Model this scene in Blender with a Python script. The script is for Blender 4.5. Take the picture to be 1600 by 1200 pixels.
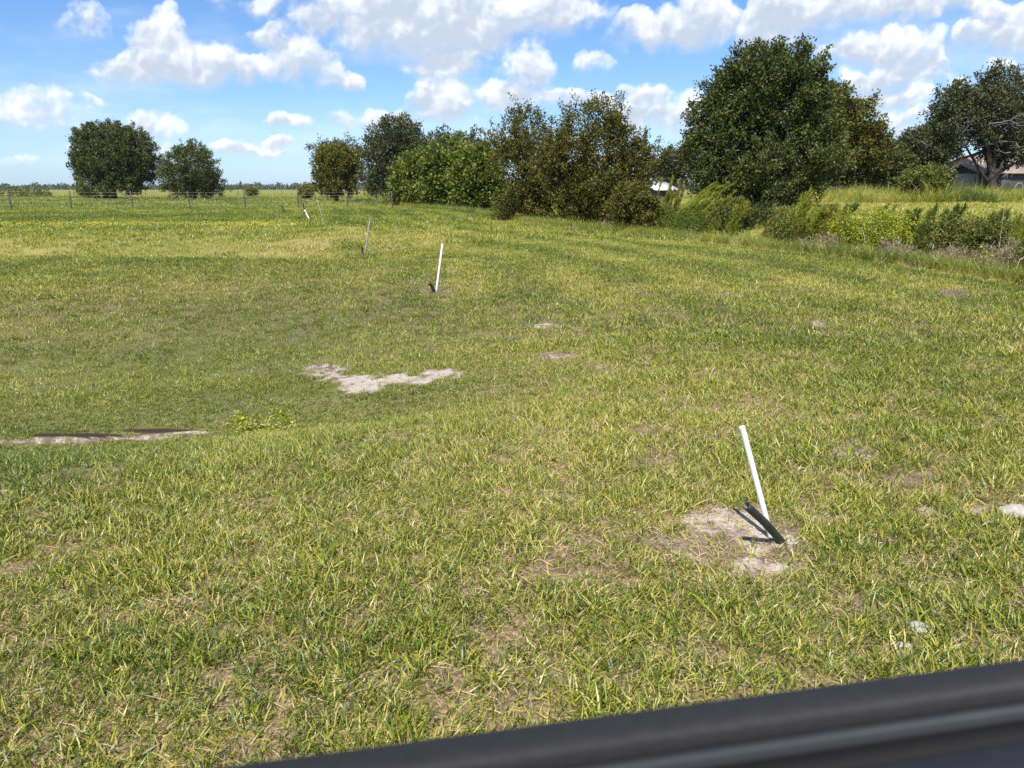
import bpy, math, random
import numpy as np
from mathutils import Vector

for o in list(bpy.data.objects):
    bpy.data.objects.remove(o, do_unlink=True)
scene = bpy.context.scene
COL = scene.collection
random.seed(7)
RNG = np.random.default_rng(7)

# ------------------------------------------------------------------ camera, sky, sun, exposure
F, HZ, CH = 1190.0, 294.0, 1.7             # focal length in photo pixels, horizon row, eye height
PITCH = math.atan((600 - HZ) / F)
SP, CP = math.sin(PITCH), math.cos(PITCH)
cd = bpy.data.cameras.new('camera')
cam = bpy.data.objects.new('camera', cd)
COL.objects.link(cam)
cam.location = (0, 0, CH)
cam.rotation_euler = (math.pi / 2 - PITCH, 0, 0)
cd.sensor_width = 36.0
cd.lens = 36.0 * F / 1600
cd.clip_start = 0.02
cd.clip_end = 12000
cd.dof.use_dof = True
cd.dof.focus_distance = 6.0
cd.dof.aperture_fstop = 7.0
scene.camera = cam

SUN_DIR = Vector((-0.16, -0.52, 0.84)).normalized()     # towards the sun
SUN_EL = math.asin(SUN_DIR.z)
SUN_AZ = math.atan2(SUN_DIR.x, SUN_DIR.y)
sl = bpy.data.lights.new('sun', 'SUN')
sun = bpy.data.objects.new('sun', sl)
COL.objects.link(sun)
sun.location = (0, 0, 60)
sun.rotation_euler = SUN_DIR.to_track_quat('Z', 'Y').to_euler()
sl.energy = 4.8
sl.angle = math.radians(0.53)
sl.color = (1.0, 0.955, 0.88)

scene.render.engine = 'CYCLES'
scene.view_settings.view_transform = 'Standard'
scene.view_settings.look = 'None'
scene.view_settings.gamma = 1.0
scene.view_settings.use_curve_mapping = False
scene.view_settings.exposure = 0.80
scene.cycles.max_bounces = 6
scene.cycles.diffuse_bounces = 3
scene.cycles.glossy_bounces = 2
scene.cycles.transmission_bounces = 4
scene.cycles.sample_clamp_indirect = 6.0
scene.cycles.use_denoising = False


def px_uv(px, py):
    """direction seen at a photo pixel as (sideways, upward) slopes per metre forward"""
    a, b = (px - 800) / F, (600 - py) / F
    dy, dz = CP + b * SP, -SP + b * CP
    return a / dy, dz / dy


class NT:
    """small helper that wires a node tree"""
    def __init__(self, tree):
        self.t = tree
        tree.nodes.clear()

    def n(self, kind, **kw):
        nd = self.t.nodes.new(kind)
        for k, v in kw.items():
            setattr(nd, k, v)
        return nd

    def put(self, sock, v):
        if isinstance(v, bpy.types.NodeSocket):
            self.t.links.new(v, sock)
        elif v is not None:
            sock.default_value = v

    def math(self, op, a, b=None, c=None, clamp=False):
        nd = self.n('ShaderNodeMath', operation=op, use_clamp=clamp)
        self.put(nd.inputs[0], a)
        self.put(nd.inputs[1], b)
        self.put(nd.inputs[2], c)
        return nd.outputs[0]

    def vec(self, op, a, b=None, c=None, scale=None, out=0):
        nd = self.n('ShaderNodeVectorMath', operation=op)
        self.put(nd.inputs[0], a)
        self.put(nd.inputs[1], b)
        if c is not None:
            self.put(nd.inputs[2], c)
        if scale is not None:
            self.put(nd.inputs['Scale'], scale)
        return nd.outputs[out]

    def noise(self, vec, scale, detail=3, rough=0.5, dims='3D', out='Fac'):
        nd = self.n('ShaderNodeTexNoise', noise_dimensions=dims)
        if vec is not None:
            self.t.links.new(vec, nd.inputs['Vector'])
        nd.inputs['Scale'].default_value = scale
        nd.inputs['Detail'].default_value = detail
        nd.inputs['Roughness'].default_value = rough
        return nd.outputs[out]

    def smooth(self, v, lo, hi, a=0.0, b=1.0, kind='SMOOTHSTEP'):
        nd = self.n('ShaderNodeMapRange', interpolation_type=kind)
        self.put(nd.inputs['Value'], v)
        self.put(nd.inputs['From Min'], lo)
        self.put(nd.inputs['From Max'], hi)
        self.put(nd.inputs['To Min'], a)
        self.put(nd.inputs['To Max'], b)
        return nd.outputs['Result']

    def mix(self, f, a, b, blend='MIX'):
        nd = self.n('ShaderNodeMix', data_type='RGBA', blend_type=blend)
        self.put(nd.inputs['Factor'], f)
        self.put(nd.inputs[6], a)
        self.put(nd.inputs[7], b)
        return nd.outputs[2]

    def ramp(self, v, stops):
        nd = self.n('ShaderNodeValToRGB')
        self.put(nd.inputs[0], v)
        el = nd.color_ramp.elements
        while len(el) < len(stops):
            el.new(0.5)
        for e, (p, c) in zip(el, stops):
            e.position = p
            e.color = (*c, 1.0)
        return nd.outputs[0]

    def attr(self, name, kind='GEOMETRY', out='Fac'):
        return self.n('ShaderNodeAttribute', attribute_type=kind, attribute_name=name).outputs[out]


# clouds of the photographed sky: (column, row, half width, half height, density)
CLOUDS = [
    (122, 30, 44, 26, .55), (150, 42, 22, 10, .4),
    (258, 62, 62, 50, 1), (215, 104, 72, 36, 1), (300, 104, 96, 40, 1), (390, 116, 74, 27, .9), (172, 118, 34, 14, .7),
    (428, 52, 36, 30, .9), (462, 92, 48, 46, .9), (500, 108, 34, 34, .7),
    (532, 128, 42, 22, .9),
    (430, 2, 110, 24, .6), (520, 30, 90, 38, .8), (610, 50, 120, 52, 1), (720, 40, 140, 62, 1), (840, 18, 110, 52, 1), (700, 98, 84, 34, 1), (600, 8, 160, 34, .9),
    (690, 160, 52, 44, 1), (704, 190, 58, 14, .7),
    (786, 152, 62, 28, 1), (820, 110, 38, 34, .9), (850, 148, 34, 18, .8),
    (930, 93, 42, 21, .6),
    (1000, 46, 70, 30, .9), (1070, 44, 74, 40, 1), (1102, 26, 52, 42, 1), (1190, 38, 66, 38, 1), (1260, 20, 96, 42, 1), (1220, 58, 80, 20, .8),
    (1360, 8, 180, 30, 1), (1510, 10, 140, 26, .9),
    (1384, 70, 86, 38, 1), (1330, 84, 50, 24, .9),
    (1440, 96, 50, 22, .9), (1562, 46, 72, 34, 1), (1505, 64, 46, 18, .8),
    (1410, 116, 88, 28, .9), (1340, 126, 58, 26, .9), (1400, 152, 80, 22, .9), (1350, 166, 56, 20, .8),
    (1020, 150, 58, 22, .9), (1008, 180, 42, 26, .9), (1052, 192, 34, 34, .8), (985, 196, 50, 36, .8), (895, 155, 26, 20, .9), (940, 168, 40, 22, .8), (1090, 192, 34, 46, .9),
    (1412, 186, 66, 26, .8), (1432, 214, 56, 16, .8), (1500, 128, 26, 12, .7),
    (10, 170, 150, 40, .62), (60, 185, 90, 30, .5), (110, 160, 80, 12, .5),
    (236, 200, 52, 26, .75), (242, 228, 44, 36, .65),
    (450, 188, 36, 17, .8), (528, 188, 22, 13, .7), (584, 192, 44, 18, .8), (440, 220, 34, 11, .8), (372, 232, 42, 13, .75), (424, 236, 46, 9, .7), (640, 196, 30, 20, .7),
    (30, 250, 40, 10, .5), (110, 236, 20, 8, .5),
    (1575, 90, 40, 14, .6), (1320, 210, 40, 30, .8), (1380, 235, 60, 14, .6),
    (-90, 60, 90, 40, .9), (1700, 60, 100, 40, .9), (1720, 150, 80, 30, .8), (-120, 190, 90, 20, .6),
]
SKY_STRENGTH = 0.1
SKY_TINT = [(0.0, (.52, .70, 1.10)), (0.06, (.60, .74, .98)), (0.13, (.57, .725, .93)), (.25, (.50, .69, .93)), (1, (.46, .67, .93))]

world = bpy.data.worlds.new('World')
scene.world = world
world.use_nodes = True
W = NT(world.node_tree)
gen = W.n('ShaderNodeTexCoord').outputs['Generated']
sky = W.n('ShaderNodeTexSky', sky_type='NISHITA', sun_disc=False)
sky.sun_elevation = SUN_EL
sky.sun_rotation = SUN_AZ
sky.air_density = 1.0
sky.dust_density = 0.3
sky.ozone_density = 3.0
sx = W.n('ShaderNodeSeparateXYZ')
W.put(sx.inputs[0], gen)
X, Y, Z = sx.outputs
# clear summer air: the blue above and a pale blue horizon
SKYC = W.mix(1.0, sky.outputs[0], W.ramp(W.math('MAXIMUM', Z, 0.0), SKY_TINT), 'MULTIPLY')
ysafe = W.math('MAXIMUM', Y, 0.05)
cuv = W.n('ShaderNodeCombineXYZ')
W.put(cuv.inputs[0], W.math('DIVIDE', X, ysafe))
W.put(cuv.inputs[1], W.math('DIVIDE', Z, ysafe))
UV = cuv.outputs[0]
uu = W.n('ShaderNodeSeparateXYZ')
W.put(uu.inputs[0], UV)
LIT = (6.6, 6.7, 6.8, 1)
DIM = (3.6, 4.1, 4.85, 1)


def billow(vec, scale):
    """rounded cauliflower puffs, 0..1"""
    nd = W.n('ShaderNodeTexVoronoi', voronoi_dimensions='2D', feature='SMOOTH_F1')
    W.put(nd.inputs['Vector'], vec)
    nd.inputs['Scale'].default_value = scale
    nd.inputs['Detail'].default_value = 1.5
    nd.inputs['Roughness'].default_value = 0.55
    nd.inputs['Lacunarity'].default_value = 2.3
    nd.inputs['Smoothness'].default_value = 0.6
    nd.normalize = True
    return W.math('MULTIPLY_ADD', nd.outputs['Distance'], -1.5, 1.0)


def cloud_background(cells):
    """one Background closure with the ellipsoidal clouds given in cells"""
    n1 = W.noise(UV, 13.0, 5, 0.52, '2D', 'Color')
    w1 = W.vec('SUBTRACT', n1, (0.5, 0.5, 0.5))
    amp = W.math('MULTIPLY_ADD', W.math('MAXIMUM', uu.outputs[1], 0.0), 0.26, 0.022)
    p = W.vec('ADD', UV, W.vec('MULTIPLY', W.vec('SCALE', w1, scale=amp), (1.25, 0.9, 0)))
    Fs, Vs, Mx = None, None, None
    for (u, v, ru, rv, den) in cells:
        q = W.vec('MULTIPLY_ADD', p, (1 / ru, 1 / rv, 0), (-u / ru, -v / rv, 0))
        d2 = W.vec('DOT_PRODUCT', q, q, out=1)
        w = W.math('MULTIPLY_ADD', d2, -den, den, clamp=True)
        ly = W.vec('DOT_PRODUCT', q, (0.12, 1, 0), out=1)
        if Fs is None:
            Fs = w
            Vs = W.math('MULTIPLY', w, ly)
            Mx = w
        else:
            Fs = W.math('ADD', Fs, w)
            Mx = W.math('SMOOTH_MAX', Mx, w, 0.15)
            Vs = W.math('MULTIPLY_ADD', w, ly, Vs)
    tone = W.math('DIVIDE', Vs, W.math('MAXIMUM', Fs, 0.05))
    pw = W.vec('MULTIPLY_ADD', w1, (0.03, 0.03, 0.0), UV)
    b1 = billow(pw, 26.0)
    b2 = billow(W.vec('ADD', pw, (-0.004, 0.006, 0)), 26.0)
    nz = W.noise(UV, 30.0, 6, 0.6, '2D')
    peak = W.math('MINIMUM', Mx, 1.0)
    e = W.math('MULTIPLY_ADD', W.math('SUBTRACT', b1, 0.55), 0.50, peak)
    e = W.math('MULTIPLY_ADD', W.math('SUBTRACT', nz, 0.5), 0.95, e)
    e = W.math('MULTIPLY', e, W.smooth(peak, 0.0, 0.22))
    top = W.smooth(tone, -0.7, 0.4, 1.15, 0.58)
    a = W.smooth(e, 0.10, top)
    relief = W.math('MULTIPLY', W.math('SUBTRACT', b1, b2), 1.3)
    lit = W.math('ADD', W.math('MULTIPLY_ADD', tone, 0.70, 0.50), relief)
    lit = W.math('ADD', lit, W.math('MULTIPLY', W.math('SUBTRACT', nz, 0.5), 1.1))
    lit = W.math('SUBTRACT', lit, W.math('MULTIPLY', W.math('SUBTRACT', Fs, 0.45, clamp=True), 0.36))
    cc = W.mix(W.smooth(lit, -0.05, 1.0), DIM, LIT)
    dens = W.smooth(peak, 0.0, 0.8, 0.45, 0.95, 'LINEAR')
    veil = W.smooth(W.noise(W.vec('MULTIPLY', UV, (3.0, 11.0, 0)), 1.0, 4, 0.6, '2D'), 0.40, 0.85, 0.0, 0.30)
    col = W.mix(W.math('MULTIPLY', a, dens), W.mix(veil, SKYC, LIT), cc)
    bg = W.n('ShaderNodeBackground')
    W.put(bg.inputs[0], col)
    bg.inputs[1].default_value = SKY_STRENGTH
    return bg.outputs[0]


def generic_background():
    """scattered cumulus for the rest of the dome"""
    zz = W.math('ADD', W.math('MAXIMUM', Z, 0.0), 0.10)
    c = W.n('ShaderNodeCombineXYZ')
    W.put(c.inputs[0], W.math('DIVIDE', X, zz))
    W.put(c.inputs[1], W.math('DIVIDE', Y, zz))
    nz = W.noise(c.outputs[0], 1.3, 5, 0.55, '2D')
    a = W.smooth(nz, 0.52, 0.64)
    a = W.math('MULTIPLY', a, W.smooth(Z, 0.0, 0.05))
    cc = W.mix(W.smooth(nz, 0.56, 0.78), LIT, DIM)
    bg = W.n('ShaderNodeBackground')
    W.put(bg.inputs[0], W.mix(W.math('MULTIPLY', a, 0.9), SKYC, cc))
    bg.inputs[1].default_value = SKY_STRENGTH
    return bg.outputs[0]


cl = []
for (px, py, rx, ry, den) in CLOUDS:
    u, v = px_uv(px, py)
    u2, v2 = px_uv(px + rx, py - ry)
    k = 1.1 + 0.35 * max(0.0, 1 - rx / 60)
    cl.append((u, v, abs(u2 - u) * k, abs(v2 - v) * (k + 0.03), den))
edges_u = [-0.95, -0.5, -0.32, -0.16, 0.0, 0.16, 0.36, 0.52, 0.95]
shader = None
for i in range(len(edges_u) - 1):
    lo, hi = edges_u[i], edges_u[i + 1]
    cells = [c for c in cl if c[0] + c[2] + 0.05 > lo and c[0] - c[2] - 0.05 < hi]
    if not cells:
        cells = [(lo - 3, 0.2, 0.05, 0.05, 0.1)]
    b = cloud_background(cells)
    if shader is None:
        shader = b
    else:
        mx = W.n('ShaderNodeMixShader')
        W.put(mx.inputs[0], W.math('GREATER_THAN', uu.outputs[0], lo))
        W.put(mx.inputs[1], shader)
        W.put(mx.inputs[2], b)
        shader = mx.outputs[0]
inside = W.math('MULTIPLY', W.math('GREATER_THAN', Y, 0.3),
                W.math('MULTIPLY', W.math('LESS_THAN', W.math('ABSOLUTE', uu.outputs[0]), 0.95),
                       W.math('LESS_THAN', uu.outputs[1], 0.36)))
mx = W.n('ShaderNodeMixShader')
W.put(mx.inputs[0], inside)
W.put(mx.inputs[1], generic_background())
W.put(mx.inputs[2], shader)
wo = W.n('ShaderNodeOutputWorld')
W.put(wo.inputs[0], mx.outputs[0])
world.cycles.sampling_method = 'MANUAL'
world.cycles.sample_map_resolution = 512

# ------------------------------------------------------------------ noise and terrain
_tab = np.random.default_rng(11).random((256, 256))


def vnoise(x, y):
    xi, yi = np.floor(x).astype(int), np.floor(y).astype(int)
    fx, fy = x - xi, y - yi
    fx, fy = fx * fx * (3 - 2 * fx), fy * fy * (3 - 2 * fy)
    g = lambda a, b: _tab[a & 255, b & 255]
    return ((g(xi, yi) * (1 - fx) + g(xi + 1, yi) * fx) * (1 - fy)
            + (g(xi, yi + 1) * (1 - fx) + g(xi + 1, yi + 1) * fx) * fy)


def fbm(x, y, octaves=4, rough=0.5):
    t, a, s = 0, 1.0, 0
    for k in range(octaves):
        t = t + a * vnoise(x * 2 ** k + 37.1 * k, y * 2 ** k + 91.7 * k)
        s += a
        a *= rough
    return t / s


def sstep(lo, hi, v):
    t = np.clip((v - lo) / (hi - lo), 0, 1)
    return t * t * (3 - 2 * t)


# the edge of the rough along the ditch: x of the mown edge as a function of y
EDGE_Y = [-50, 4, 10, 13.4, 18, 24.6, 28, 34, 41, 55, 78, 130, 400, 4000]
EDGE_X = [15, 12.2, 10.2, 9.2, 8.7, 6.2, 4.9, 2.2, 0.0, -3.2, -12.6, -33, -140, -1500]


def edge_x(y):
    return np.interp(y, EDGE_Y, EDGE_X)


def H(x, y):
    """height of the ground"""
    x = np.asarray(x, float)
    y = np.asarray(y, float)
    r = np.hypot(x, y)
    h = 0.05 * (fbm(x * 0.35, y * 0.35, 3) - 0.5) * sstep(2.0, 5.0, r) + 0.02 * (fbm(x * 1.6 + 9, y * 1.6, 3) - 0.5)
    # shallow scooped-out basin in the left foreground with a steeper near bank
    bx = (x + 4.2) / 4.4
    by = (y - 7.6) / np.where(y < 7.6, 2.6, 6.5)
    h = h - 0.55 * np.exp(-(bx * bx + by * by) ** 1.4)
    tx = (x + 1.25) / 1.1
    ty = (y - 7.0) / 0.6
    h = h - 0.10 * np.exp(-(tx * tx + ty * ty))
    # low ridge, then a dip beyond it
    left = 1 - sstep(-4.5, 1.0, x + 0.05 * (y - 19))
    yr = y + 0.12 * x
    h = h + left * (0.10 * np.exp(-((yr - 18.0) / 1.3) ** 2) - 0.78 * np.exp(-((yr - 23.2) / 3.7) ** 2)
                    + 0.10 * np.exp(-((yr - 33) / 3.0) ** 2))
    h = h + 0.12 * np.exp(-((yr - 56) / 5.0) ** 2) * (1 - sstep(-14, -2, x))
    # soil lip: a little cut bank
    cy = y - (6.537 + 0.235 * (x - -4.508) + 0.10 * (fbm(x * 2.2, x * 0 + 4, 2) - 0.5))
    cut = sstep(-5.11, -4.41, x) * (1 - sstep(-3.42, -2.92, x))
    h = h - 0.10 * cut * (1 - sstep(-0.05, 0.10, cy)) * sstep(-0.9, -0.1, cy)
    # ditch along the rough and the higher field across it
    d = x - edge_x(y)
    w = 1.0 + np.clip(y, 0, 60) * 0.02
    ditch = np.exp(-((d - 1.7 * w) / (0.95 * w)) ** 2)
    far_fade = 1 - sstep(60, 110, y)
    h = h - 0.55 * ditch * far_fade
    h = h + 0.75 * sstep(2.4 * w, 6.0 * w, d) * far_fade
    return h


def at(px, py):
    """the point of the ground that the photograph shows at a pixel"""
    a, b = (px - 800) / F, (600 - py) / F
    d = np.array([a, CP + b * SP, -SP + b * CP])
    t = np.geomspace(1.0, 3000, 4000)
    z = CH + d[2] * t - H(d[0] * t, d[1] * t)
    k = int(np.argmax(z < 0))
    if not (z < 0).any():
        t0 = 400.0
    else:
        t0 = t[k - 1] + (t[k] - t[k - 1]) * z[k - 1] / (z[k - 1] - z[k])
    x, y = d[0] * t0, d[1] * t0
    return Vector((x, y, float(H(x, y))))


def on_plane(px, py, y):
    """the point at depth y behind a pixel"""
    u, v = px_uv(px, py)
    return Vector((u * y, y, CH + v * y))


def ground_pt(x, y):
    return Vector((x, y, float(H(x, y))))


def to_px(x, y, z):
    zz = z - CH
    dep = y * CP - zz * SP
    return 800 + F * x / dep, 600 - F * (y * SP + zz * CP) / dep


# bare places: (column, row, half width, half height, strength, sandiness)
BARE = [
    (1165, 842, 112, 52, .62, .35), (1120, 806, 52, 20, .9, .7), (1150, 825, 50, 16, .9, .9), (1215, 852, 50, 17, .9, .5), (1200, 886, 34, 14, .8, .9), (1180, 836, 40, 10, 1., .8), (1245, 845, 22, 9, .8, .8),
    (512, 582, 40, 14, 1.0, .5), (565, 600, 42, 14, 1.0, .8), (625, 594, 52, 10, 1.0, .9), (685, 584, 42, 8, .9, .9),
    (405, 580, 30, 7, .6, .1), (560, 614, 26, 7, .6, .3),
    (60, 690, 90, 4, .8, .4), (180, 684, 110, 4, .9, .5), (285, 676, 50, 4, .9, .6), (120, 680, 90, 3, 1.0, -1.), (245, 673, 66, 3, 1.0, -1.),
    (845, 509, 26, 8, .8, .6), (835, 500, 55, 16, .45, .1), (1485, 459, 36, 6, 1.0, .25), (1280, 506, 16, 6, .8, .6),
    (1440, 806, 26, 14, .8, .7), (1325, 712, 56, 16, .6, .5), (1400, 745, 90, 16, .5, .25), (1520, 792, 36, 6, .8, .5),
    (25, 888, 26, 9, .9, .4), (1412, 1012, 36, 14, .75, .5), (1090, 638, 36, 6, .6, .3), (1350, 940, 22, 15, .6, .1),
    (940, 572, 40, 7, .55, .1), (868, 556, 30, 5, .7, .4), (1040, 490, 46, 7, .5, .1), (682, 456, 20, 5, .9, .2), (570, 395, 12, 3, .6, .2),
    (490, 358, 16, 2, .9, .4), (498, 376, 22, 3, .4, .5), (860, 672, 40, 9, .45, .1), (1130, 462, 24, 4, .6, .5),
    (1200, 445, 40, 4, .5, .2), (1390, 540, 40, 6, .4, .2), (480, 520, 24, 8, .4, .1), 
]


# drier (+) and greener (-) stretches of sward: (column, row, half width, half height, shift)
TONES = [(300, 420, 600, 16, -.16), (100, 342, 500, 7, -.10), (420, 625, 170, 30, -.20), (200, 560, 300, 30, -.06), (60, 735, 330, 28, -.10),
         (330, 600, 120, 14, .12), (940, 572, 260, 40, .13), (700, 480, 300, 30, .06), (1150, 400, 300, 14, -.10), (1300, 440, 300, 16, .10), (640, 372, 90, 8, .14), (1400, 760, 200, 70, .14),
         (800, 1020, 1400, 200, -.15), (400, 860, 300, 60, .06), (780, 830, 250, 70, .04), (1500, 320, 300, 14, .12), (850, 1000, 200, 80, .05), (560, 720, 200, 40, -.05)]


def cover_masks(x, y):
    """bare soil (0..1), sandiness, dryness, lushness at ground points"""
    z = H(x, y)
    dep = np.maximum(y * CP - (z - CH) * SP, 0.3)
    px = 800 + F * x / dep
    py = 600 - F * (y * SP + (z - CH) * CP) / dep
    ok = (y > 0.5)
    wob = fbm(x * 2.3 + 5, y * 2.3, 4, 0.6) - 0.5
    wob2 = fbm(x * 7 + 2, y * 7 + 8, 3, 0.6) - 0.5
    bare = np.zeros_like(x)
    sand = np.zeros_like(x)
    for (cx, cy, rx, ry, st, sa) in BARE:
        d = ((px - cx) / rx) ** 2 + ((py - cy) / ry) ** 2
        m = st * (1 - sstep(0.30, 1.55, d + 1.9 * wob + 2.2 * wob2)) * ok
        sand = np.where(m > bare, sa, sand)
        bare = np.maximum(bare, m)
    thin = sstep(0.56, 0.72, fbm(x * 2.1 + 13, y * 2.1 + 27, 4, 0.55))
    bare = np.maximum(bare, 0.40 * thin * (1 - sstep(15, 40, y)))
    dry = 0.55 * fbm(x * 0.25 + 40, y * 0.25 + 3, 3) + 0.45 * fbm(x * 0.9 + 4, y * 0.9 + 60, 3)
    for (cx, cy, rx, ry, dl) in TONES:
        dry = dry + dl * np.exp(-(((px - cx) / rx) ** 2 + ((py - cy) / ry) ** 2)) * ok
    de = x - edge_x(y)
    dry = dry + 0.15 * np.sin(de * 3.0 + 0.6 * np.sin(y * 0.2)) * (1 - sstep(-0.5, 0.2, de)) * sstep(-16, -9, de) * sstep(7, 14, y)
    yr = y + 0.12 * x
    left = 1 - sstep(-4.5, 1.0, x + 0.05 * (y - 19))
    dry = dry + left * (0.13 * sstep(18.6, 20.0, yr) * (1 - sstep(25, 33, yr)) - 0.03 * sstep(14.0, 17.5, yr) * (1 - sstep(18.4, 18.8, yr)))
    bx = (x + 4.2) / 4.4
    by = (y - 7.6) / np.where(y < 7.6, 2.6, 6.5)
    lush = np.exp(-(bx * bx + by * by) ** 1.4)
    return bare, sand, dry, lush


def set_attr(me, name, arr, dom='POINT', kind='FLOAT'):
    a = me.attributes.new(name, kind, dom)
    a.data.foreach_set('vector' if kind == 'FLOAT_VECTOR' else 'value', np.ascontiguousarray(arr, dtype=np.int32 if kind == 'INT' else np.float32).ravel())


def axis(lo, hi, s0, a, b, grow):
    """coordinates with step s0 between a and b that widen by grow outside"""
    mid = list(np.arange(a, b + 1e-6, s0))
    up, s = [], s0
    v = b
    while v < hi:
        s *= grow
        v += s
        up.append(v)
    dn, s = [], s0
    v = a
    while v > lo:
        s *= grow
        v -= s
        dn.append(v)
    return np.array(dn[::-1] + mid + up)


def mesh_from(name, verts, tris=None, quads=None):
    me = bpy.data.meshes.new(name)
    nv = len(verts)
    me.vertices.add(nv)
    me.vertices.foreach_set('co', np.ascontiguousarray(verts, dtype=np.float32).ravel())
    loops, starts = [], []
    off = 0
    for arr, k in ((tris, 3), (quads, 4)):
        if arr is not None and len(arr):
            arr = np.asarray(arr, dtype=np.int32)
            loops.append(arr.ravel())
            starts.append(off + np.arange(len(arr), dtype=np.int32) * k)
            off += arr.size
    if loops:
        lp = np.concatenate(loops)
        st = np.concatenate(starts)
        me.loops.add(len(lp))
        me.loops.foreach_set('vertex_index', lp)
        me.polygons.add(len(st))
        me.polygons.foreach_set('loop_start', st)
    me.update(calc_edges=True)
    return me


def obj(name, me, mat=None, parent=None, loc=None):
    o = bpy.data.objects.new(name, me)
    COL.objects.link(o)
    if mat is not None:
        me.materials.append(mat)
    if parent is not None:
        o.parent = parent
    if loc is not None:
        o.location = loc
    return o


def tag(o, label=None, cat=None, group=None, kind=None):
    for k, v in (('label', label), ('category', cat), ('group', group), ('kind', kind)):
        if v:
            o[k] = v
    return o


def thing(name, label, cat, loc, group=None):
    o = bpy.data.objects.new(name, None)
    o.empty_display_size = 0.2
    COL.objects.link(o)
    o.location = loc
    return tag(o, label, cat, group)


# ------------------------------------------------------------------ materials
def material(name):
    m = bpy.data.materials.new(name)
    m.use_nodes = True
    return m, NT(m.node_tree)


def surf(N, color, rough=0.7, spec=0.3, metal=0.0, normal=None, coat=0.0):
    p = N.n('ShaderNodeBsdfPrincipled')
    N.put(p.inputs['Base Color'], color)
    N.put(p.inputs['Roughness'], rough)
    N.put(p.inputs['Specular IOR Level'], spec)
    N.put(p.inputs['Metallic'], metal)
    if normal is not None:
        N.put(p.inputs['Normal'], normal)
    if coat:
        p.inputs['Coat Weight'].default_value = coat
    return p.outputs[0]


def finish(N, s):
    o = N.n('ShaderNodeOutputMaterial')
    N.put(o.inputs[0], s)


def bump(N, h, strength, dist):
    b = N.n('ShaderNodeBump')
    b.inputs['Strength'].default_value = strength
    b.inputs['Distance'].default_value = dist
    N.put(b.inputs['Height'], h)
    return b.outputs[0]


def leaf_material(name, stops, trans=0.25, rough=0.45, spec=0.35, instanced=False, patch=0.0):
    m, N = material(name)
    g = N.n('ShaderNodeNewGeometry')
    rnd = g.outputs['Random Per Island']
    if instanced:
        t = N.attr('tint', 'INSTANCER')
        v = N.math('MULTIPLY_ADD', N.math('SUBTRACT', rnd, 0.5), N.attr('vary', 'INSTANCER'), t, clamp=True)
    else:
        n = N.noise(g.outputs['Position'], patch if patch else 0.6, 2)
        v = N.math('MULTIPLY_ADD', N.math('SUBTRACT', n, 0.5), 0.9, rnd, clamp=True)
    c = N.ramp(v, stops)
    p = surf(N, c, rough, spec)
    tr = N.n('ShaderNodeBsdfTranslucent')
    N.put(tr.inputs[0], N.mix(1.0, c, (1.25, 1.2, 0.6, 1), 'MULTIPLY'))
    mxs = N.n('ShaderNodeMixShader')
    mxs.inputs[0].default_value = trans
    N.put(mxs.inputs[1], p)
    N.put(mxs.inputs[2], tr.outputs[0])
    finish(N, mxs.outputs[0])
    return m


def bark_material(name, a, b, scale=9.0):
    m, N = material(name)
    tc = N.n('ShaderNodeTexCoord').outputs['Object']
    n = N.noise(tc, scale, 5, 0.65)
    finish(N, surf(N, N.ramp(n, [(0.3, a), (0.7, b)]), 0.9, 0.15, normal=bump(N, n, 0.6, 0.03)))
    return m


M = {}
M['grass'] = leaf_material('grass_blades', [(0.0, (0.050, 0.084, 0.010)), (0.3, (0.172, 0.218, 0.022)), (0.55, (0.34, 0.342, 0.040)),
                                           (0.8, (0.46, 0.38, 0.11)), (1.0, (0.52, 0.41, 0.21))], 0.27, 0.40, 0.42, True)
M['oak'] = leaf_material('oak_leaves', [(0, (0.036, 0.046, 0.011)), (.5, (0.066, 0.084, 0.018)), (.85, (0.10, 0.118, 0.028)), (1, (0.13, 0.135, 0.04))], 0.2, 0.5, 0.22)
M['oak_grey'] = leaf_material('live_oak_leaves', [(0, (0.034, 0.042, 0.014)), (.6, (0.066, 0.074, 0.026)), (1, (0.12, 0.12, 0.055))], 0.18, 0.55, 0.2)
M['olive'] = leaf_material('wax_myrtle_leaves', [(0, (0.055, 0.055, 0.011)), (.5, (0.098, 0.102, 0.019)), (.85, (0.14, 0.130, 0.024)), (1, (0.20, 0.145, 0.033))], 0.28, 0.55, 0.2)
M['bright'] = leaf_material('broad_bright_leaves', [(0, (0.050, 0.068, 0.008)), (.5, (0.115, 0.145, 0.018)), (1, (0.21, 0.24, 0.045))], 0.32, 0.5, 0.22)
M['topiary'] = leaf_material('yellow_tipped_leaves', [(0, (0.045, 0.052, 0.009)), (.5, (0.088, 0.092, 0.014)), (1, (0.155, 0.140, 0.022))], 0.22, 0.55, 0.2)
M['yellow_tip'] = leaf_material('olive_yellow_leaves', [(0, (0.095, 0.105, 0.016)), (1, (0.18, 0.165, 0.026))], 0.2, 0.55, 0.2)
M['fennel'] = leaf_material('feathery_weed_leaves', [(0, (0.11, 0.14, 0.016)), (.5, (0.22, 0.26, 0.03)), (1, (0.34, 0.34, 0.06))], 0.42, 0.65, 0.12)
M['fennel_olive'] = leaf_material('olive_feathery_leaves', [(0, (0.09, 0.10, 0.018)), (.5, (0.18, 0.185, 0.032)), (1, (0.31, 0.27, 0.08))], 0.4, 0.65, 0.12)
M['fennel_dark'] = leaf_material('dark_feathery_leaves', [(0, (0.055, 0.085, 0.016)), (.5, (0.105, 0.145, 0.026)), (1, (0.18, 0.20, 0.045))], 0.38, 0.65, 0.12)
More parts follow.
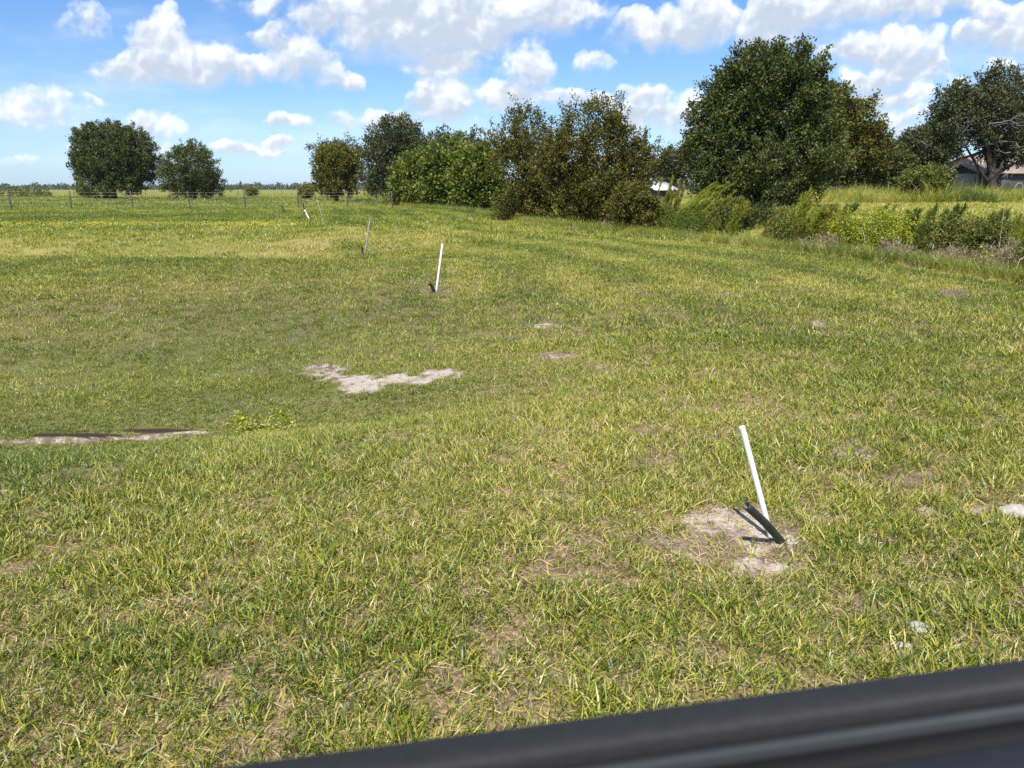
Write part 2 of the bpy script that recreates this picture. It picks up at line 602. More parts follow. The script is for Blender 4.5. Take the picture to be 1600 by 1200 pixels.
M['vine'] = leaf_material('yellow_green_vine_leaves', [(0, (0.106, 0.150, 0.015)), (.5, (0.250, 0.300, 0.025)), (1, (0.425, 0.425, 0.050))], 0.35, 0.45, 0.3)
M['brush'] = leaf_material('brush_leaves', [(0, (0.055, 0.072, 0.014)), (.5, (0.12, 0.145, 0.026)), (1, (0.24, 0.24, 0.07))], 0.32, 0.55, 0.2)
M['straw'] = leaf_material('tall_dry_grass_blades', [(0, (0.10, 0.12, 0.025)), (.5, (0.20, 0.19, 0.06)), (1, (0.36, 0.28, 0.14))], 0.3, 0.6, 0.2)
M['litter'] = leaf_material('dead_grass_litter', [(0, (0.10, 0.07, 0.045)), (.5, (0.24, 0.185, 0.12)), (1, (0.46, 0.39, 0.29))], 0.2, 0.7, 0.1)
M['far_wood'] = leaf_material('far_wood_leaves', [(0, (0.045, 0.068, 0.033)), (1, (0.090, 0.120, 0.060))], 0.15, 0.7, 0.1)
M['flower'] = leaf_material('yellow_petals', [(0, (0.66, 0.56, 0.07)), (1, (0.85, 0.76, 0.16))], 0.3, 0.6, 0.2)
M['bark'] = bark_material('rough_bark', (0.035, 0.028, 0.022), (0.085, 0.072, 0.058))
M['grey_bark'] = bark_material('grey_bark', (0.14, 0.13, 0.115), (0.33, 0.31, 0.28))
M['dead'] = bark_material('dead_stalks', (0.26, 0.21, 0.15), (0.52, 0.46, 0.37), 14)
M['post'] = bark_material('weathered_post', (0.055, 0.048, 0.04), (0.13, 0.115, 0.10), 12)


def plain(name, c, rough=0.5, spec=0.4, metal=0.0, var=0.15, scale=20.0, bmp=0.0):
    m, N = material(name)
    tc = N.n('ShaderNodeTexCoord').outputs['Object']
    n = N.noise(tc, scale, 4, 0.6)
    lo = tuple(v * (1 - var) for v in c)
    hi = tuple(min(1, v * (1 + var)) for v in c)
    nm = bump(N, n, bmp, 0.01) if bmp else None
    finish(N, surf(N, N.ramp(n, [(0.3, lo), (0.7, hi)]), rough, spec, metal, nm))
    return m


M['pvc'] = plain('white_pvc', (0.80, 0.80, 0.77), 0.35, 0.5, 0, 0.05, 14)
def pvc_material():
    m, N = material('white_pvc_pipe')
    tc = N.n('ShaderNodeTexCoord').outputs['Object']
    sep = N.n('ShaderNodeSeparateXYZ')
    N.put(sep.inputs[0], tc)
    n = N.noise(tc, 30, 5, 0.65)
    splash = N.math('MULTIPLY', N.smooth(sep.outputs[2], 0.02, 0.20, 1.0, 0.0), N.smooth(n, 0.42, 0.66))
    c = N.mix(N.math('MULTIPLY', splash, 0.7), (0.80, 0.795, 0.765, 1), (0.36, 0.28, 0.20, 1))
    c = N.mix(N.smooth(N.noise(tc, 9, 4, 0.7), 0.60, 0.75, 0, 0.25), c, (0.52, 0.49, 0.42, 1))
    finish(N, surf(N, c, 0.38, 0.45))
    return m


M['pvc'] = pvc_material()
M['pvc_grey'] = plain('weathered_grey_pipe', (0.32, 0.31, 0.29), 0.5, 0.4, 0, 0.2, 10)
M['poly'] = plain('black_poly_pipe', (0.022, 0.022, 0.023), 0.48, 0.5, 0, 0.4, 40, 0.15)
M['wire'] = plain('dull_fence_wire', (0.30, 0.29, 0.28), 0.6, 0.4, 0.6, 0.2)
M['rubber'] = plain('matte_black_trim', (0.0155, 0.015, 0.0155), 0.6, 0.3, 0, 0.12, 90, 0.03)
M['seal'] = plain('black_weather_seal', (0.008, 0.008, 0.008), 0.8, 0.2, 0, 0.1)
M['trim_grey'] = plain('grey_inner_trim', (0.024, 0.024, 0.026), 0.5, 0.4, 0, 0.08, 40)
M['door_skin'] = plain('dark_blue_grey_door_plastic', (0.013, 0.014, 0.018), 0.6, 0.2, 0, 0.1, 40)
M['siding'] = plain('grey_brown_siding', (0.085, 0.078, 0.078), 0.8, 0.2, 0, 0.2, 3)
M['tan_wall'] = plain('tan_wall_paint', (0.50, 0.40, 0.31), 0.8, 0.2, 0, 0.12, 4)
M['shed_roof'] = plain('pinkish_shed_roof', (0.33, 0.25, 0.215), 0.7, 0.3, 0, 0.15, 3)
M['dark_roof'] = plain('grey_shingle_roof', (0.13, 0.13, 0.14), 0.8, 0.2, 0, 0.25, 5)
M['white_roof'] = plain('white_metal_roof', (0.60, 0.61, 0.63), 0.4, 0.5, 0, 0.05, 3)
M['clod'] = plain('pale_sand_clod', (0.34, 0.315, 0.28), 0.95, 0.1, 0, 0.25, 18, 0.8)
M['window'] = plain('dark_window_glass', (0.015, 0.016, 0.018), 0.1, 0.6)


def ground_material():
    m, N = material('meadow_ground')
    pos = N.n('ShaderNodeNewGeometry').outputs['Position']
    bare, sand, dry, far, lush = (N.attr(k) for k in ('bare', 'sand', 'dry', 'far', 'lush'))
    n1 = N.noise(pos, 9.0, 5, 0.65)
    n2 = N.noise(pos, 60.0, 3, 0.6)
    n3 = N.noise(pos, 0.12, 4, 0.6)
    thatch = N.ramp(n2, [(0.25, (0.045, 0.038, 0.018)), (0.5, (0.17, 0.115, 0.068)), (0.75, (0.40, 0.285, 0.20))])
    soil = N.ramp(N.mix(0.5, n1, n2), [(0.3, (0.06, 0.043, 0.031)), (0.55, (0.15, 0.11, 0.082)), (0.75, (0.26, 0.205, 0.16))])
    sandc = N.ramp(N.mix(0.55, n1, n2), [(0.32, (0.14, 0.095, 0.07)), (0.5, (0.33, 0.28, 0.235)), (0.68, (0.46, 0.42, 0.37))])
    rub = N.mix(N.smooth(N.math('ADD', sand, N.math('MULTIPLY', N.math('SUBTRACT', n1, 0.5), 1.6)), 0.3, 0.75), soil, sandc)
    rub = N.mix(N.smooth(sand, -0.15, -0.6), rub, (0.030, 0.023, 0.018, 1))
    thatch = N.mix(N.math('MULTIPLY', lush, 0.75), thatch, N.ramp(n2, [(0.25, (0.035, 0.05, 0.010)), (0.75, (0.12, 0.16, 0.03))]))
    near = N.mix(N.smooth(N.math('ADD', bare, N.math('MULTIPLY', N.math('SUBTRACT', N.mix(0.5, n1, n2), 0.5), 1.3)), 0.12, 0.85), thatch, rub)
    green = N.ramp(N.math('MULTIPLY_ADD', N.math('SUBTRACT', n3, 0.5), 0.6, dry, clamp=True),
                   [(0.3, (0.105, 0.13, 0.021)), (0.5, (0.165, 0.17, 0.034)), (0.7, (0.23, 0.205, 0.065))])
    c = N.mix(far, near, green)
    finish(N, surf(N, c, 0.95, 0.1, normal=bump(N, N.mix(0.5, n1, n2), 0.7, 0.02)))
    return m


# ------------------------------------------------------------------ ground
gx = axis(-2500, 2500, 0.13, -8, 9.5, 1.055)
gy = axis(-40, 5000, 0.11, 1.0, 16.0, 1.045)
gy = np.unique(np.concatenate([gy, np.arange(6.39, 7.06, 0.02)]))
GX, GY = np.meshgrid(gx, gy)
vx, vy = GX.ravel(), GY.ravel()
nx, ny = len(gx), len(gy)
ii = np.arange(nx * ny).reshape(ny, nx)
quads = np.stack([ii[:-1, :-1], ii[:-1, 1:], ii[1:, 1:], ii[1:, :-1]], -1).reshape(-1, 4)
gme = mesh_from('ground', np.stack([vx, vy, H(vx, vy)], 1), None, quads)
gme.polygons.foreach_set('use_smooth', np.ones(len(gme.polygons), bool))
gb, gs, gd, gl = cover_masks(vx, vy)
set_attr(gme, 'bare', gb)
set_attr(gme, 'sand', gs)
set_attr(gme, 'dry', gd)
set_attr(gme, 'lush', gl)
set_attr(gme, 'far', sstep(13, 34, np.hypot(vx, vy)) * 0.92 * (1 - 0.8 * gb))
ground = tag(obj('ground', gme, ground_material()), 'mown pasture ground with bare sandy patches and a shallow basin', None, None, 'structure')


# ------------------------------------------------------------------ grass: tufts instanced inside one object
def blade_tuft(seed, n, r, lmin, lmax, width, lean=(0.15, 1.1), curl=0.7, segs=3):
    g = np.random.default_rng(seed)
    V, T = [], []
    for k in range(n):
        a0, rr = g.uniform(0, 2 * math.pi), r * math.sqrt(g.random())
        b = np.array([rr * math.cos(a0), rr * math.sin(a0), -0.006])
        az = g.uniform(0, 2 * math.pi)
        th = g.uniform(*lean)
        L = g.uniform(lmin, lmax)
        w = width * g.uniform(0.7, 1.2)
        side = np.array([-math.sin(az), math.cos(az), 0.0])
        tw = g.uniform(-0.9, 0.9)
        p = b.copy()
        base = len(V)
        for s in range(segs + 1):
            t = s / segs
            ww = w * (1 - t ** 1.8) if s < segs else 0
            out = np.array([math.cos(az) * math.sin(th), math.sin(az) * math.sin(th), math.cos(th)])
            nrm = np.cross(side, out)
            sd = side * math.cos(tw) + nrm * math.sin(tw)
            if s < segs:
                V += [p - sd * ww / 2, p + sd * ww / 2]
            else:
                V.append(p)
            p = p + out * L / segs
            th = min(th + curl * g.uniform(0.3, 1.0) / segs * 1.6, 2.1)
        for s in range(segs - 1):
            q = base + 2 * s
            T += [(q, q + 1, q + 3), (q, q + 3, q + 2)]
        q = base + 2 * (segs - 1)
        T.append((q, q + 1, q + 2))
    return np.array(V), np.array(T)


def instanced_stuff(name, mat, templates, pts, rot, scl, idx, tint, label, vary=None):
    """ONE object: loose template islands and scattered points in one mesh, joined by geometry nodes"""
    VV, TT, tid = [], [], []
    off = 0
    for k, (v, t) in enumerate(templates):
        VV.append(v)
        TT.append(t + off)
        tid.append(np.full(len(v), k))
        off += len(v)
    n = len(pts)
    VV.append(pts)
    tid.append(np.full(n, -1))
    me = mesh_from(name, np.concatenate(VV), np.concatenate(TT))
    z = np.zeros(off)
    set_attr(me, 'template', np.concatenate(tid), kind='INT')
    set_attr(me, 'pick', np.concatenate([z, idx]), kind='INT')
    set_attr(me, 'size', np.concatenate([z, scl]))
    set_attr(me, 'tint', np.concatenate([z, tint]))
    set_attr(me, 'vary', np.concatenate([z, np.full(n, 0.5) if vary is None else vary]))
    set_attr(me, 'turn', np.concatenate([np.zeros((off, 3)), rot]), kind='FLOAT_VECTOR')
    o = tag(obj(name, me, mat), label, None, None, 'stuff')
    ng = bpy.data.node_groups.new(name + '_scatter', 'GeometryNodeTree')
    ng.interface.new_socket('Geometry', in_out='INPUT', socket_type='NodeSocketGeometry')
    ng.interface.new_socket('Geometry', in_out='OUTPUT', socket_type='NodeSocketGeometry')
    L = ng.links.new
    gi, go = ng.nodes.new('NodeGroupInput'), ng.nodes.new('NodeGroupOutput')

    def named(nm, kind):
        nd = ng.nodes.new('GeometryNodeInputNamedAttribute')
        nd.data_type = kind
        nd.inputs['Name'].default_value = nm
        return nd.outputs['Attribute']

    def part(k):
        c = ng.nodes.new('FunctionNodeCompare')
        c.data_type = 'INT'
        c.operation = 'EQUAL'
        L(named('template', 'INT'), c.inputs[2])
        c.inputs[3].default_value = k
        s = ng.nodes.new('GeometryNodeSeparateGeometry')
        s.domain = 'POINT'
        L(gi.outputs[0], s.inputs[0])
        L(c.outputs[0], s.inputs[1])
        return s.outputs[0]

    g2i = ng.nodes.new('GeometryNodeGeometryToInstance')
    for k in reversed(range(len(templates))):
        L(part(k), g2i.inputs[0])
    iop = ng.nodes.new('GeometryNodeInstanceOnPoints')
    L(part(-1), iop.inputs['Points'])
    L(g2i.outputs[0], iop.inputs['Instance'])
    iop.inputs['Pick Instance'].default_value = True
    L(named('pick', 'INT'), iop.inputs['Instance Index'])
    e2r = ng.nodes.new('FunctionNodeEulerToRotation')
    L(named('turn', 'FLOAT_VECTOR'), e2r.inputs[0])
    L(e2r.outputs[0], iop.inputs['Rotation'])
    L(named('size', 'FLOAT'), iop.inputs['Scale'])
    L(iop.outputs[0], go.inputs[0])
    md = o.modifiers.new('scatter', 'NODES')
    md.node_group = ng
    return o


def scatter_sector(n, r0, r1, half=0.80, ymin=1.2):
    """n points of even density over a fan in front of the camera, widened near by for a step aside"""
    r = np.sqrt(RNG.uniform(r0 * r0, r1 * r1, n))
    a = RNG.uniform(-half, half, n)
    x, y = r * np.sin(a), r * np.cos(a)
    return x, y


T_NEAR = [blade_tuft(10 + k, 11, 0.036, 0.040, 0.092, 0.0051) for k in range(8)]
T_FINE = [blade_tuft(40 + k, 12, 0.05, 0.03, 0.07, 0.0045, (0.3, 1.4)) for k in range(4)]
T_STRAW = [blade_tuft(60 + k, 7, 0.06, 0.04, 0.10, 0.0040, (1.2, 1.6), 0.25) for k in range(4)]
T_MID = [blade_tuft(80 + k, 22, 0.16, 0.05, 0.105, 0.0085, (0.15, 1.1), 0.7, 2) for k in range(6)]
T_FAR = [blade_tuft(100 + k, 60, 0.45, 0.06, 0.13, 0.016, (0.1, 1.0), 0.6, 2) for k in range(5)]
T_TALL = [blade_tuft(120 + k, 22, 0.10, 0.25, 0.60, 0.0065, (0.05, 0.7), 0.9, 3) for k in range(5)]
TEMPL = T_NEAR + T_FINE + T_STRAW + T_MID + T_FAR + T_TALL
I_NEAR, I_FINE, I_STRAW, I_MID, I_FAR, I_TALL = 0, 8, 12, 16, 22, 27
GP = []


def lay(x, y, i0, ni, base_scale, tint, jitter=0.35, sink=0.0, tilt=0.12):
    n = len(x)
    z = H(x, y) - sink
    rot = np.stack([RNG.normal(0, tilt, n), RNG.normal(0, tilt, n), RNG.uniform(0, 6.283, n)], 1)
    GP.append((np.stack([x, y, z], 1), rot, base_scale * RNG.uniform(1 - jitter, 1 + jitter, n), RNG.integers(i0, i0 + ni, n), tint))


def mown(x, y):
    return x < edge_x(y) + 0.4


def grass_tint(x, y, dry, lush, n):
    return np.clip(0.305 + 0.80 * (dry - 0.5) - 0.13 * lush + RNG.normal(0, 0.10, n), 0.02, 0.95)


# near sward
x, y = scatter_sector(50000, 1.2, 9.5, 0.86)
b, s, d, l = cover_masks(x, y)
clump = fbm(x * 3.2, y * 3.2 + 50, 3)
k = (RNG.random(len(x)) > 0.92 * sstep(0.12, 0.75, b)) & (RNG.random(len(x)) < 0.30 + 1.9 * (clump - 0.32))
x, y, d, l, clump = x[k], y[k], d[k], l[k], clump[k]
lay(x, y, I_NEAR, 8, (0.72 + 0.65 * clump) * (1 - 0.5 * l), grass_tint(x, y, d, l, len(x)))
x, y = scatter_sector(30000, 1.2, 9.5, 0.86)
b, s, d, l = cover_masks(x, y)
k = RNG.random(len(x)) > 1.1 * sstep(0.1, 0.7, b)
x, y, d, l = x[k], y[k], d[k], l[k]
lay(x, y, I_FINE, 4, 1.0 - 0.2 * l, np.clip(grass_tint(x, y, d, l, len(x)) + 0.10 * (1 - l), 0, 1))
x, y = scatter_sector(11000, 1.2, 10, 0.86)
b, s, d, l = cover_masks(x, y)
k = RNG.random(len(x)) > 0.75 * b * np.abs(s) + 0.7 * l
x, y = x[k], y[k]
lay(x, y, I_STRAW, 4, 0.9, RNG.uniform(0.60, 0.98, len(x)))
# extra short growth and thatch close to the camera
x, y = scatter_sector(8000, 1.2, 4.6, 0.9)
b, s, d, l = cover_masks(x, y)
k = RNG.random(len(x)) > 0.95 * sstep(0.15, 0.7, b)
x, y, d, l = x[k], y[k], d[k], l[k]
lay(x, y, I_FINE, 4, 0.9, np.clip(grass_tint(x, y, d, l, len(x)) + RNG.normal(0, 0.12, len(x)), 0, 1))
x, y = scatter_sector(9000, 1.2, 4.6, 0.9)
lay(x, y, I_STRAW, 4, 0.8, RNG.uniform(0.6, 1.0, len(x)))
# middle distance
x, y = scatter_sector(60000, 9.0, 27, 0.76)
b, s, d, l = cover_masks(x, y)
k = (RNG.random(len(x)) > 0.88 * sstep(0.15, 0.85, b)) & mown(x, y)
x, y, d, l = x[k], y[k], d[k], l[k]
lay(x, y, I_MID, 6, 0.92 - 0.3 * l, grass_tint(x, y, d, l, len(x)))
# far
x, y = scatter_sector(36000, 26, 75, 0.74)
b, s, d, l = cover_masks(x, y)
k = (RNG.random(len(x)) > 0.9 * b)
x, y, d, l = x[k], y[k], d[k], l[k]
right = x > edge_x(y) + 3
lay(x, y, I_FAR, 5, np.where(right, 1.1, 1.0), np.clip(grass_tint(x, y, d, l, len(x)) + np.where(right, 0.20, 0.0), 0, 1))
x, y = scatter_sector(14000, 75, 190, 0.74)
b, s, d, l = cover_masks(x, y)
lay(x, y, I_FAR, 5, 2.0, np.clip(grass_tint(x, y, d, l, len(x)) - 0.06 + 0.2 * sstep(120, 170, y), 0, 1))
# field across the ditch (nearer part) and tall fringe
x, y = scatter_sector(16000, 12, 30, 0.86)
k = x > edge_x(y) + 0.2
x, y = x[k], y[k]
b, s, d, l = cover_masks(x, y)
lay(x, y, I_MID, 6, 1.25, np.clip(grass_tint(x, y, d, l, len(x)) + 0.06, 0, 1))
yy = 8 + 67 * RNG.random(9500) ** 1.5
xx = edge_x(yy) + np.abs(RNG.normal(0, 0.9, len(yy))) * (0.6 + yy * 0.02) + 0.1
k = (yy > 8)
b, s, d, l = cover_masks(xx, yy)
lay(xx, yy, I_TALL, 5, 0.45 + 0.5 * RNG.random(len(xx)) + yy * 0.004, np.clip(grass_tint(xx, yy, d, l, len(xx)) + 0.03, 0, 1), 0.3)
# tall rough strip before the sheds on the right
yy = RNG.uniform(47, 60, 6500)
xx = RNG.uniform(0.30, 0.80, len(yy)) * yy
lay(xx, yy, I_TALL, 5, 0.7 + 2.2 * fbm(xx * 0.45, yy * 0.45, 3, 0.6), np.clip(-0.45 + 1.65 * fbm(xx * 0.35 + 5, yy * 0.35, 3) + RNG.normal(0, 0.12, len(xx)), 0, 1), 0.35)
# dry bleached litter along the foot of the ditch bank
yy = RNG.uniform(11, 40, 1500)
xx = edge_x(yy) + RNG.normal(0.45, 0.35, len(yy))
lay(xx, yy, I_TALL, 5, 0.55, RNG.uniform(0.7, 1.0, len(xx)), 0.4, tilt=0.7)
# rank growth along the old fence in the far pasture
yy = RNG.uniform(150, 300, 2600)
xx = RNG.uniform(-0.75, -0.1, len(yy)) * yy
lay(xx, yy, I_TALL, 5, 1.4, RNG.uniform(0.35, 0.7, len(xx)), 0.4)

P = [np.concatenate([np.asarray(g[i]) for g in GP]) for i in range(5)]
print('grass tufts', len(P[0]))
instanced_stuff('grass', M['grass'], TEMPL, P[0], P[1], P[2], P[3], P[4], 'yellow-green mown pasture grass', np.clip(1.0 - 0.012 * np.hypot(P[0][:, 0], P[0][:, 1]), 0.35, 1.0))

# ------------------------------------------------------------------ foliage and wood builders
def unit(v):
    return v / np.maximum(np.linalg.norm(v, axis=-1, keepdims=True), 1e-9)


def leaf_mesh(name, pos, axis_dir, length, width, rng, fold=0.18):
    """one folded two-triangle leaf per position"""
    n = len(pos)
    ax = unit(axis_dir)
    side = unit(np.cross(ax, rng.normal(size=(n, 3))))
    nrm = np.cross(side, ax)
    L = (length * rng.uniform(0.65, 1.3, n))[:, None]
    Wd = (width * rng.uniform(0.7, 1.25, n))[:, None]
    mid = pos + ax * L * 0.48 + nrm * Wd * fold
    v = np.stack([pos, mid - side * Wd / 2, pos + ax * L, mid + side * Wd / 2], 1).reshape(-1, 3)
    b = np.arange(n)[:, None] * 4
    t = np.concatenate([b + np.array([[0, 1, 2]]), b + np.array([[0, 2, 3]])], 0)
    return mesh_from(name, v, t)


def tube_geo(path, radii, sides=7, cap=True, hollow=0.0):
    """(verts, tris, quads) of a tapered tube along a path; hollow > 0 gives it a wall and an open top end"""
    path = np.asarray(path, float)
    n = len(path)
    radii = np.broadcast_to(radii, (n,)).astype(float)
    tg = unit(np.gradient(path, axis=0))
    ref = np.array([0.31, 0.86, 0.17])
    V = []
    for i in range(n):
        a = np.cross(tg[i], ref)
        a /= np.linalg.norm(a)
        b = np.cross(tg[i], a)
        for k in range(sides):
            th = 2 * math.pi * k / sides
            V.append(path[i] + radii[i] * (math.cos(th) * a + math.sin(th) * b))
    Q = [(i * sides + k, i * sides + (k + 1) % sides, (i + 1) * sides + (k + 1) % sides, (i + 1) * sides + k)
         for i in range(n - 1) for k in range(sides)]
    T = []
    if hollow:
        top = (n - 1) * sides
        i0 = len(V)
        for d in (0.0, 3.0 * radii[-1]):
            c = path[-1] - tg[-1] * d
            for k in range(sides):
                V.append(c + (V[top + k] - path[-1]) * (1 - hollow))
        Q += [(top + k, top + (k + 1) % sides, i0 + (k + 1) % sides, i0 + k) for k in range(sides)]
        Q += [(i0 + k, i0 + (k + 1) % sides, i0 + sides + (k + 1) % sides, i0 + sides + k) for k in range(sides)]
        V.append(path[-1] - tg[-1] * 3.0 * radii[-1])
        T += [(i0 + sides + k, i0 + sides + (k + 1) % sides, len(V) - 1) for k in range(sides)]
    elif cap:
        V.append(path[-1] + tg[-1] * radii[-1] * 0.2)
        T += [((n - 1) * sides + k, (n - 1) * sides + (k + 1) % sides, len(V) - 1) for k in range(sides)]
    return np.array(V), np.array(T).reshape(-1, 3), np.array(Q).reshape(-1, 4)


def join_geo(geos):
    V, T, Q, off = [], [], [], 0
    for v, t, q in geos:
        V.append(v)
        T.append(t + off)
        Q.append(q + off)
        off += len(v)
    return np.concatenate(V), np.concatenate(T).astype(int), np.concatenate(Q).astype(int)


def smooth_all(me):
    me.polygons.foreach_set('use_smooth', np.ones(len(me.polygons), bool))
    return me


def geo_obj(name, geos, mat, parent, smooth=True):
    me = mesh_from(name, *join_geo(geos))
    if smooth:
        smooth_all(me)
    return obj(name, me, mat, parent)


def bent_path(a, b, n, bend, rng):
    t = np.linspace(0, 1, n)[:, None]
    p = a + (b - a) * t
    off = rng.normal(size=3) * bend * np.linalg.norm(b - a)
    return p + np.sin(t * math.pi) * off


def clump_points(lobes, n_clump, rng, inner=0.25, rough=0.16):
    """clump centres and outward directions on and inside a union of ellipsoids"""
    area = np.array([r[0] * r[2] + r[1] * r[2] for _, r in lobes])
    pick = rng.choice(len(lobes), n_clump, p=area / area.sum())
    C = np.array([c for c, _ in lobes])[pick]
    R = np.array([r for _, r in lobes])[pick]
    d = unit(rng.normal(size=(n_clump, 3)))
    f = np.where(rng.random(n_clump) < inner, rng.uniform(0.25, 0.75, n_clump), rng.uniform(0.78, 1.0, n_clump))
    f = f * (1 + rough * rng.normal(size=n_clump))
    return C + R * d * f[:, None], unit(d / R * R.mean(1, keepdims=True))


def crown_mesh(name, lobes, n_clump, per, spread, shoot, leaf, aspect, rng, up=0.35, floor=0.1, droop=0.0, inner=0.25, rough=0.16):
    c, o = clump_points(lobes, n_clump, rng, inner, rough)
    k = np.repeat(np.arange(n_clump), rng.poisson(per, n_clump))
    n = len(k)
    sd = unit(o * 0.8 + np.array([0, 0, up]) + 0.35 * rng.normal(size=o.shape))
    t = rng.random(n)[:, None]
    sl = (shoot * rng.uniform(0.4, 1.5, n_clump))[k][:, None]
    p = c[k] + sd[k] * sl * t + rng.normal(size=(n, 3)) * spread * (1.1 - 0.75 * t)
    ax = sd[k] * 0.7 + rng.normal(size=(n, 3)) * 0.75 - np.array([0, 0, droop])
    good = p[:, 2] > floor
    return leaf_mesh(name, p[good], ax[good], leaf, leaf * aspect, rng), c


def tree(name, label, cat, base_px, depth, lobes_px, mat, leaf, aspect=0.5, n_clump=260, per=60, spread=0.35, shoot=0.6, trunk=0.2,
         bark='bark', seed=1, group=None, limbs=12, fork=0.35, up=0.35, dead=0, thick=0.9, second=None, droop=0.0, rough=0.16, floor=0.15, stems=1, inner=0.25):
    """a tree at its real distance; lobes are the crown's ellipsoids measured on the photograph at that distance"""
    rng = np.random.default_rng(seed)
    u, v = px_uv(base_px, 300)
    b = ground_pt(u * depth, depth)
    root = thing(name, label, cat, b, group)
    lobes = []
    for (px, py, rx, ry) in lobes_px:
        c = on_plane(px, py, depth)
        ex = on_plane(px + rx, py, depth).x - c.x
        ez = c.z - on_plane(px, py + ry, depth).z
        lobes.append((np.array([c.x - b.x, rng.normal() * 0.18 * ex, c.z - b.z]), np.array([ex, max(ex, ez * 0.6) * thick, ez])))
    main, sec = lobes, None
    me, c = crown_mesh('crown', main, n_clump, per, spread, shoot, leaf, aspect, rng, up, floor, droop, inner, rough)
    obj('crown', me, mat, root)
    if second:
        lob2 = [lobes[i] for i in second[0]]
        me2, _ = crown_mesh('crown_tips', lob2, second[2], per, spread, shoot, leaf, aspect, rng, up, floor, droop, 0.0, rough)
        obj('crown_tips', me2, M[second[1]], root)
    zc = np.average([l[0][2] for l in lobes])
    xc = np.average([l[0][0] for l in lobes])
    geos = []
    for s in range(stems):
        a = rng.uniform(0, 6.28)
        off = np.array([math.cos(a), math.sin(a), 0]) * (0.0 if stems == 1 else trunk * 2.5)
        foot = off + np.array([0, 0, -0.15])
        head = np.array([xc * 0.5, 0, zc * (fork + 0.45)]) + off * rng.uniform(2, 5)
        path = bent_path(foot, head, 7, 0.04, rng)
        rad = trunk * np.linspace(1.0, 0.45, 7)
        rad[0] *= 1.35
        geos.append(tube_geo(path, rad, 9))
        for q in range(limbs // stems):
            tgt = c[rng.integers(len(c))]
            st = path[rng.integers(2, 7)]
            tgt = st + (tgt - st) * rng.uniform(0.75, 0.98)
            pp = bent_path(st, tgt, 5, 0.07, rng)
            geos.append(tube_geo(pp, trunk * np.linspace(0.38, 0.08, 5), 5))
    geo_obj('trunk', geos, M[bark], root)
    if dead:
        gg = []
        for q in range(dead):
            st = c[rng.integers(len(c))] * np.array([0.8, 0.8, 0.9])
            st[1] = -abs(st[1]) - 0.3
            dr = unit(rng.normal(size=3) * np.array([1, 0.5, 0.7]) + np.array([0.1, -0.5, 0.3]))
            L = rng.uniform(0.8, 2.2)
            pp = bent_path(st, st + dr * L, 4, 0.12, rng)
            gg.append(tube_geo(pp, np.linspace(0.035, 0.008, 4), 4))
            for w in range(5):
                i = rng.integers(1, 4)
                d2 = unit(dr + rng.normal(size=3) * 0.7)
                gg.append(tube_geo(bent_path(pp[i], pp[i] + d2 * L * 0.45, 3, 0.1, rng), np.linspace(0.016, 0.006, 3), 3))
        geo_obj('bare_branch', gg, M['grey_bark'], root)['kind'] = 'stuff'
    return root


# ------------------------------------------------------------------ trees
GL = 'oaks standing in the far pasture'
tree('oak_tree', 'large dark rounded oak standing alone beyond the wire fence', 'tree', 177, 120,
     [(175, 235, 58, 40), (152, 233, 38, 34), (203, 240, 34, 34), (180, 262, 58, 28), (143, 265, 26, 20), (214, 262, 26, 22), (178, 287, 52, 18)],
     M['oak'], 0.32, 0.5, 1100, 66, 0.32, 0.8, 0.5, rough=0.09, inner=0.15, seed=21, group=GL, limbs=14)
tree('oak_tree', 'smaller pale green oak just right of the large rounded oak, beyond the fence', 'tree', 303, 114,
     [(300, 266, 40, 32), (300, 246, 24, 18), (280, 282, 24, 16), (324, 282, 22, 16), (303, 292, 34, 13)],
     M['oak'], 0.28, 0.45, 460, 60, 0.28, 1.0, 0.25, rough=0.11, inner=0.15, seed=22, group=GL, limbs=14, bark='bark')
GH = 'trees and shrubs in the hedgerow along the ditch'
tree('oak_tree', 'wispy tree rising just behind the clipped round yellow topped tree', 'tree', 545, 112,
     [(500, 240, 15, 12), (540, 238, 20, 14), (556, 265, 15, 22), (520, 232, 16, 8)],
     M['oak_grey'], 0.36, 0.4, 120, 40, 0.4, 1.2, 0.25, seed=23, group=GH, limbs=16)
tree('round_tree', 'rounded tree with an olive yellow top at the left end of the hedgerow', 'tree', 531, 100,
     [(524, 266, 35, 32), (525, 247, 26, 16), (515, 282, 26, 18), (532, 290, 26, 14)],
     M['topiary'], 0.30, 0.5, 340, 60, 0.30, 0.4, 0.16, seed=24, group=GH, limbs=14, second=([1], 'yellow_tip', 90), stems=3)
tree('live_oak', 'tall grey green oak in the hedgerow, behind the bright broad leaved shrubs', 'tree', 612, 96,
     [(618, 225, 36, 34), (600, 255, 28, 36), (640, 228, 24, 22), (650, 262, 22, 36), (596, 285, 20, 20)],
     M['oak_grey'], 0.34, 0.45, 420, 60, 0.42, 1.0, 0.4, seed=25, group=GH, limbs=16)
tree('live_oak', 'low grey green oak crown showing over the bright broad leaved shrubs', 'tree', 705, 92,
     [(690, 240, 32, 25), (728, 240, 38, 22), (760, 255, 25, 20)],
     M['oak_grey'], 0.34, 0.45, 260, 50, 0.42, 0.9, 0.35, seed=26, group=GH)
tree('broadleaf_shrub', 'leftmost bright green broad leaved shrub beside the tall grey green oak', 'shrub', 652, 74,
     [(648, 278, 30, 34), (632, 292, 20, 24), (665, 265, 24, 28), (655, 302, 34, 16)],
     M['bright'], 0.30, 0.62, 300, 46, 0.34, 0.5, 0.12, seed=27, group=GH, stems=3)
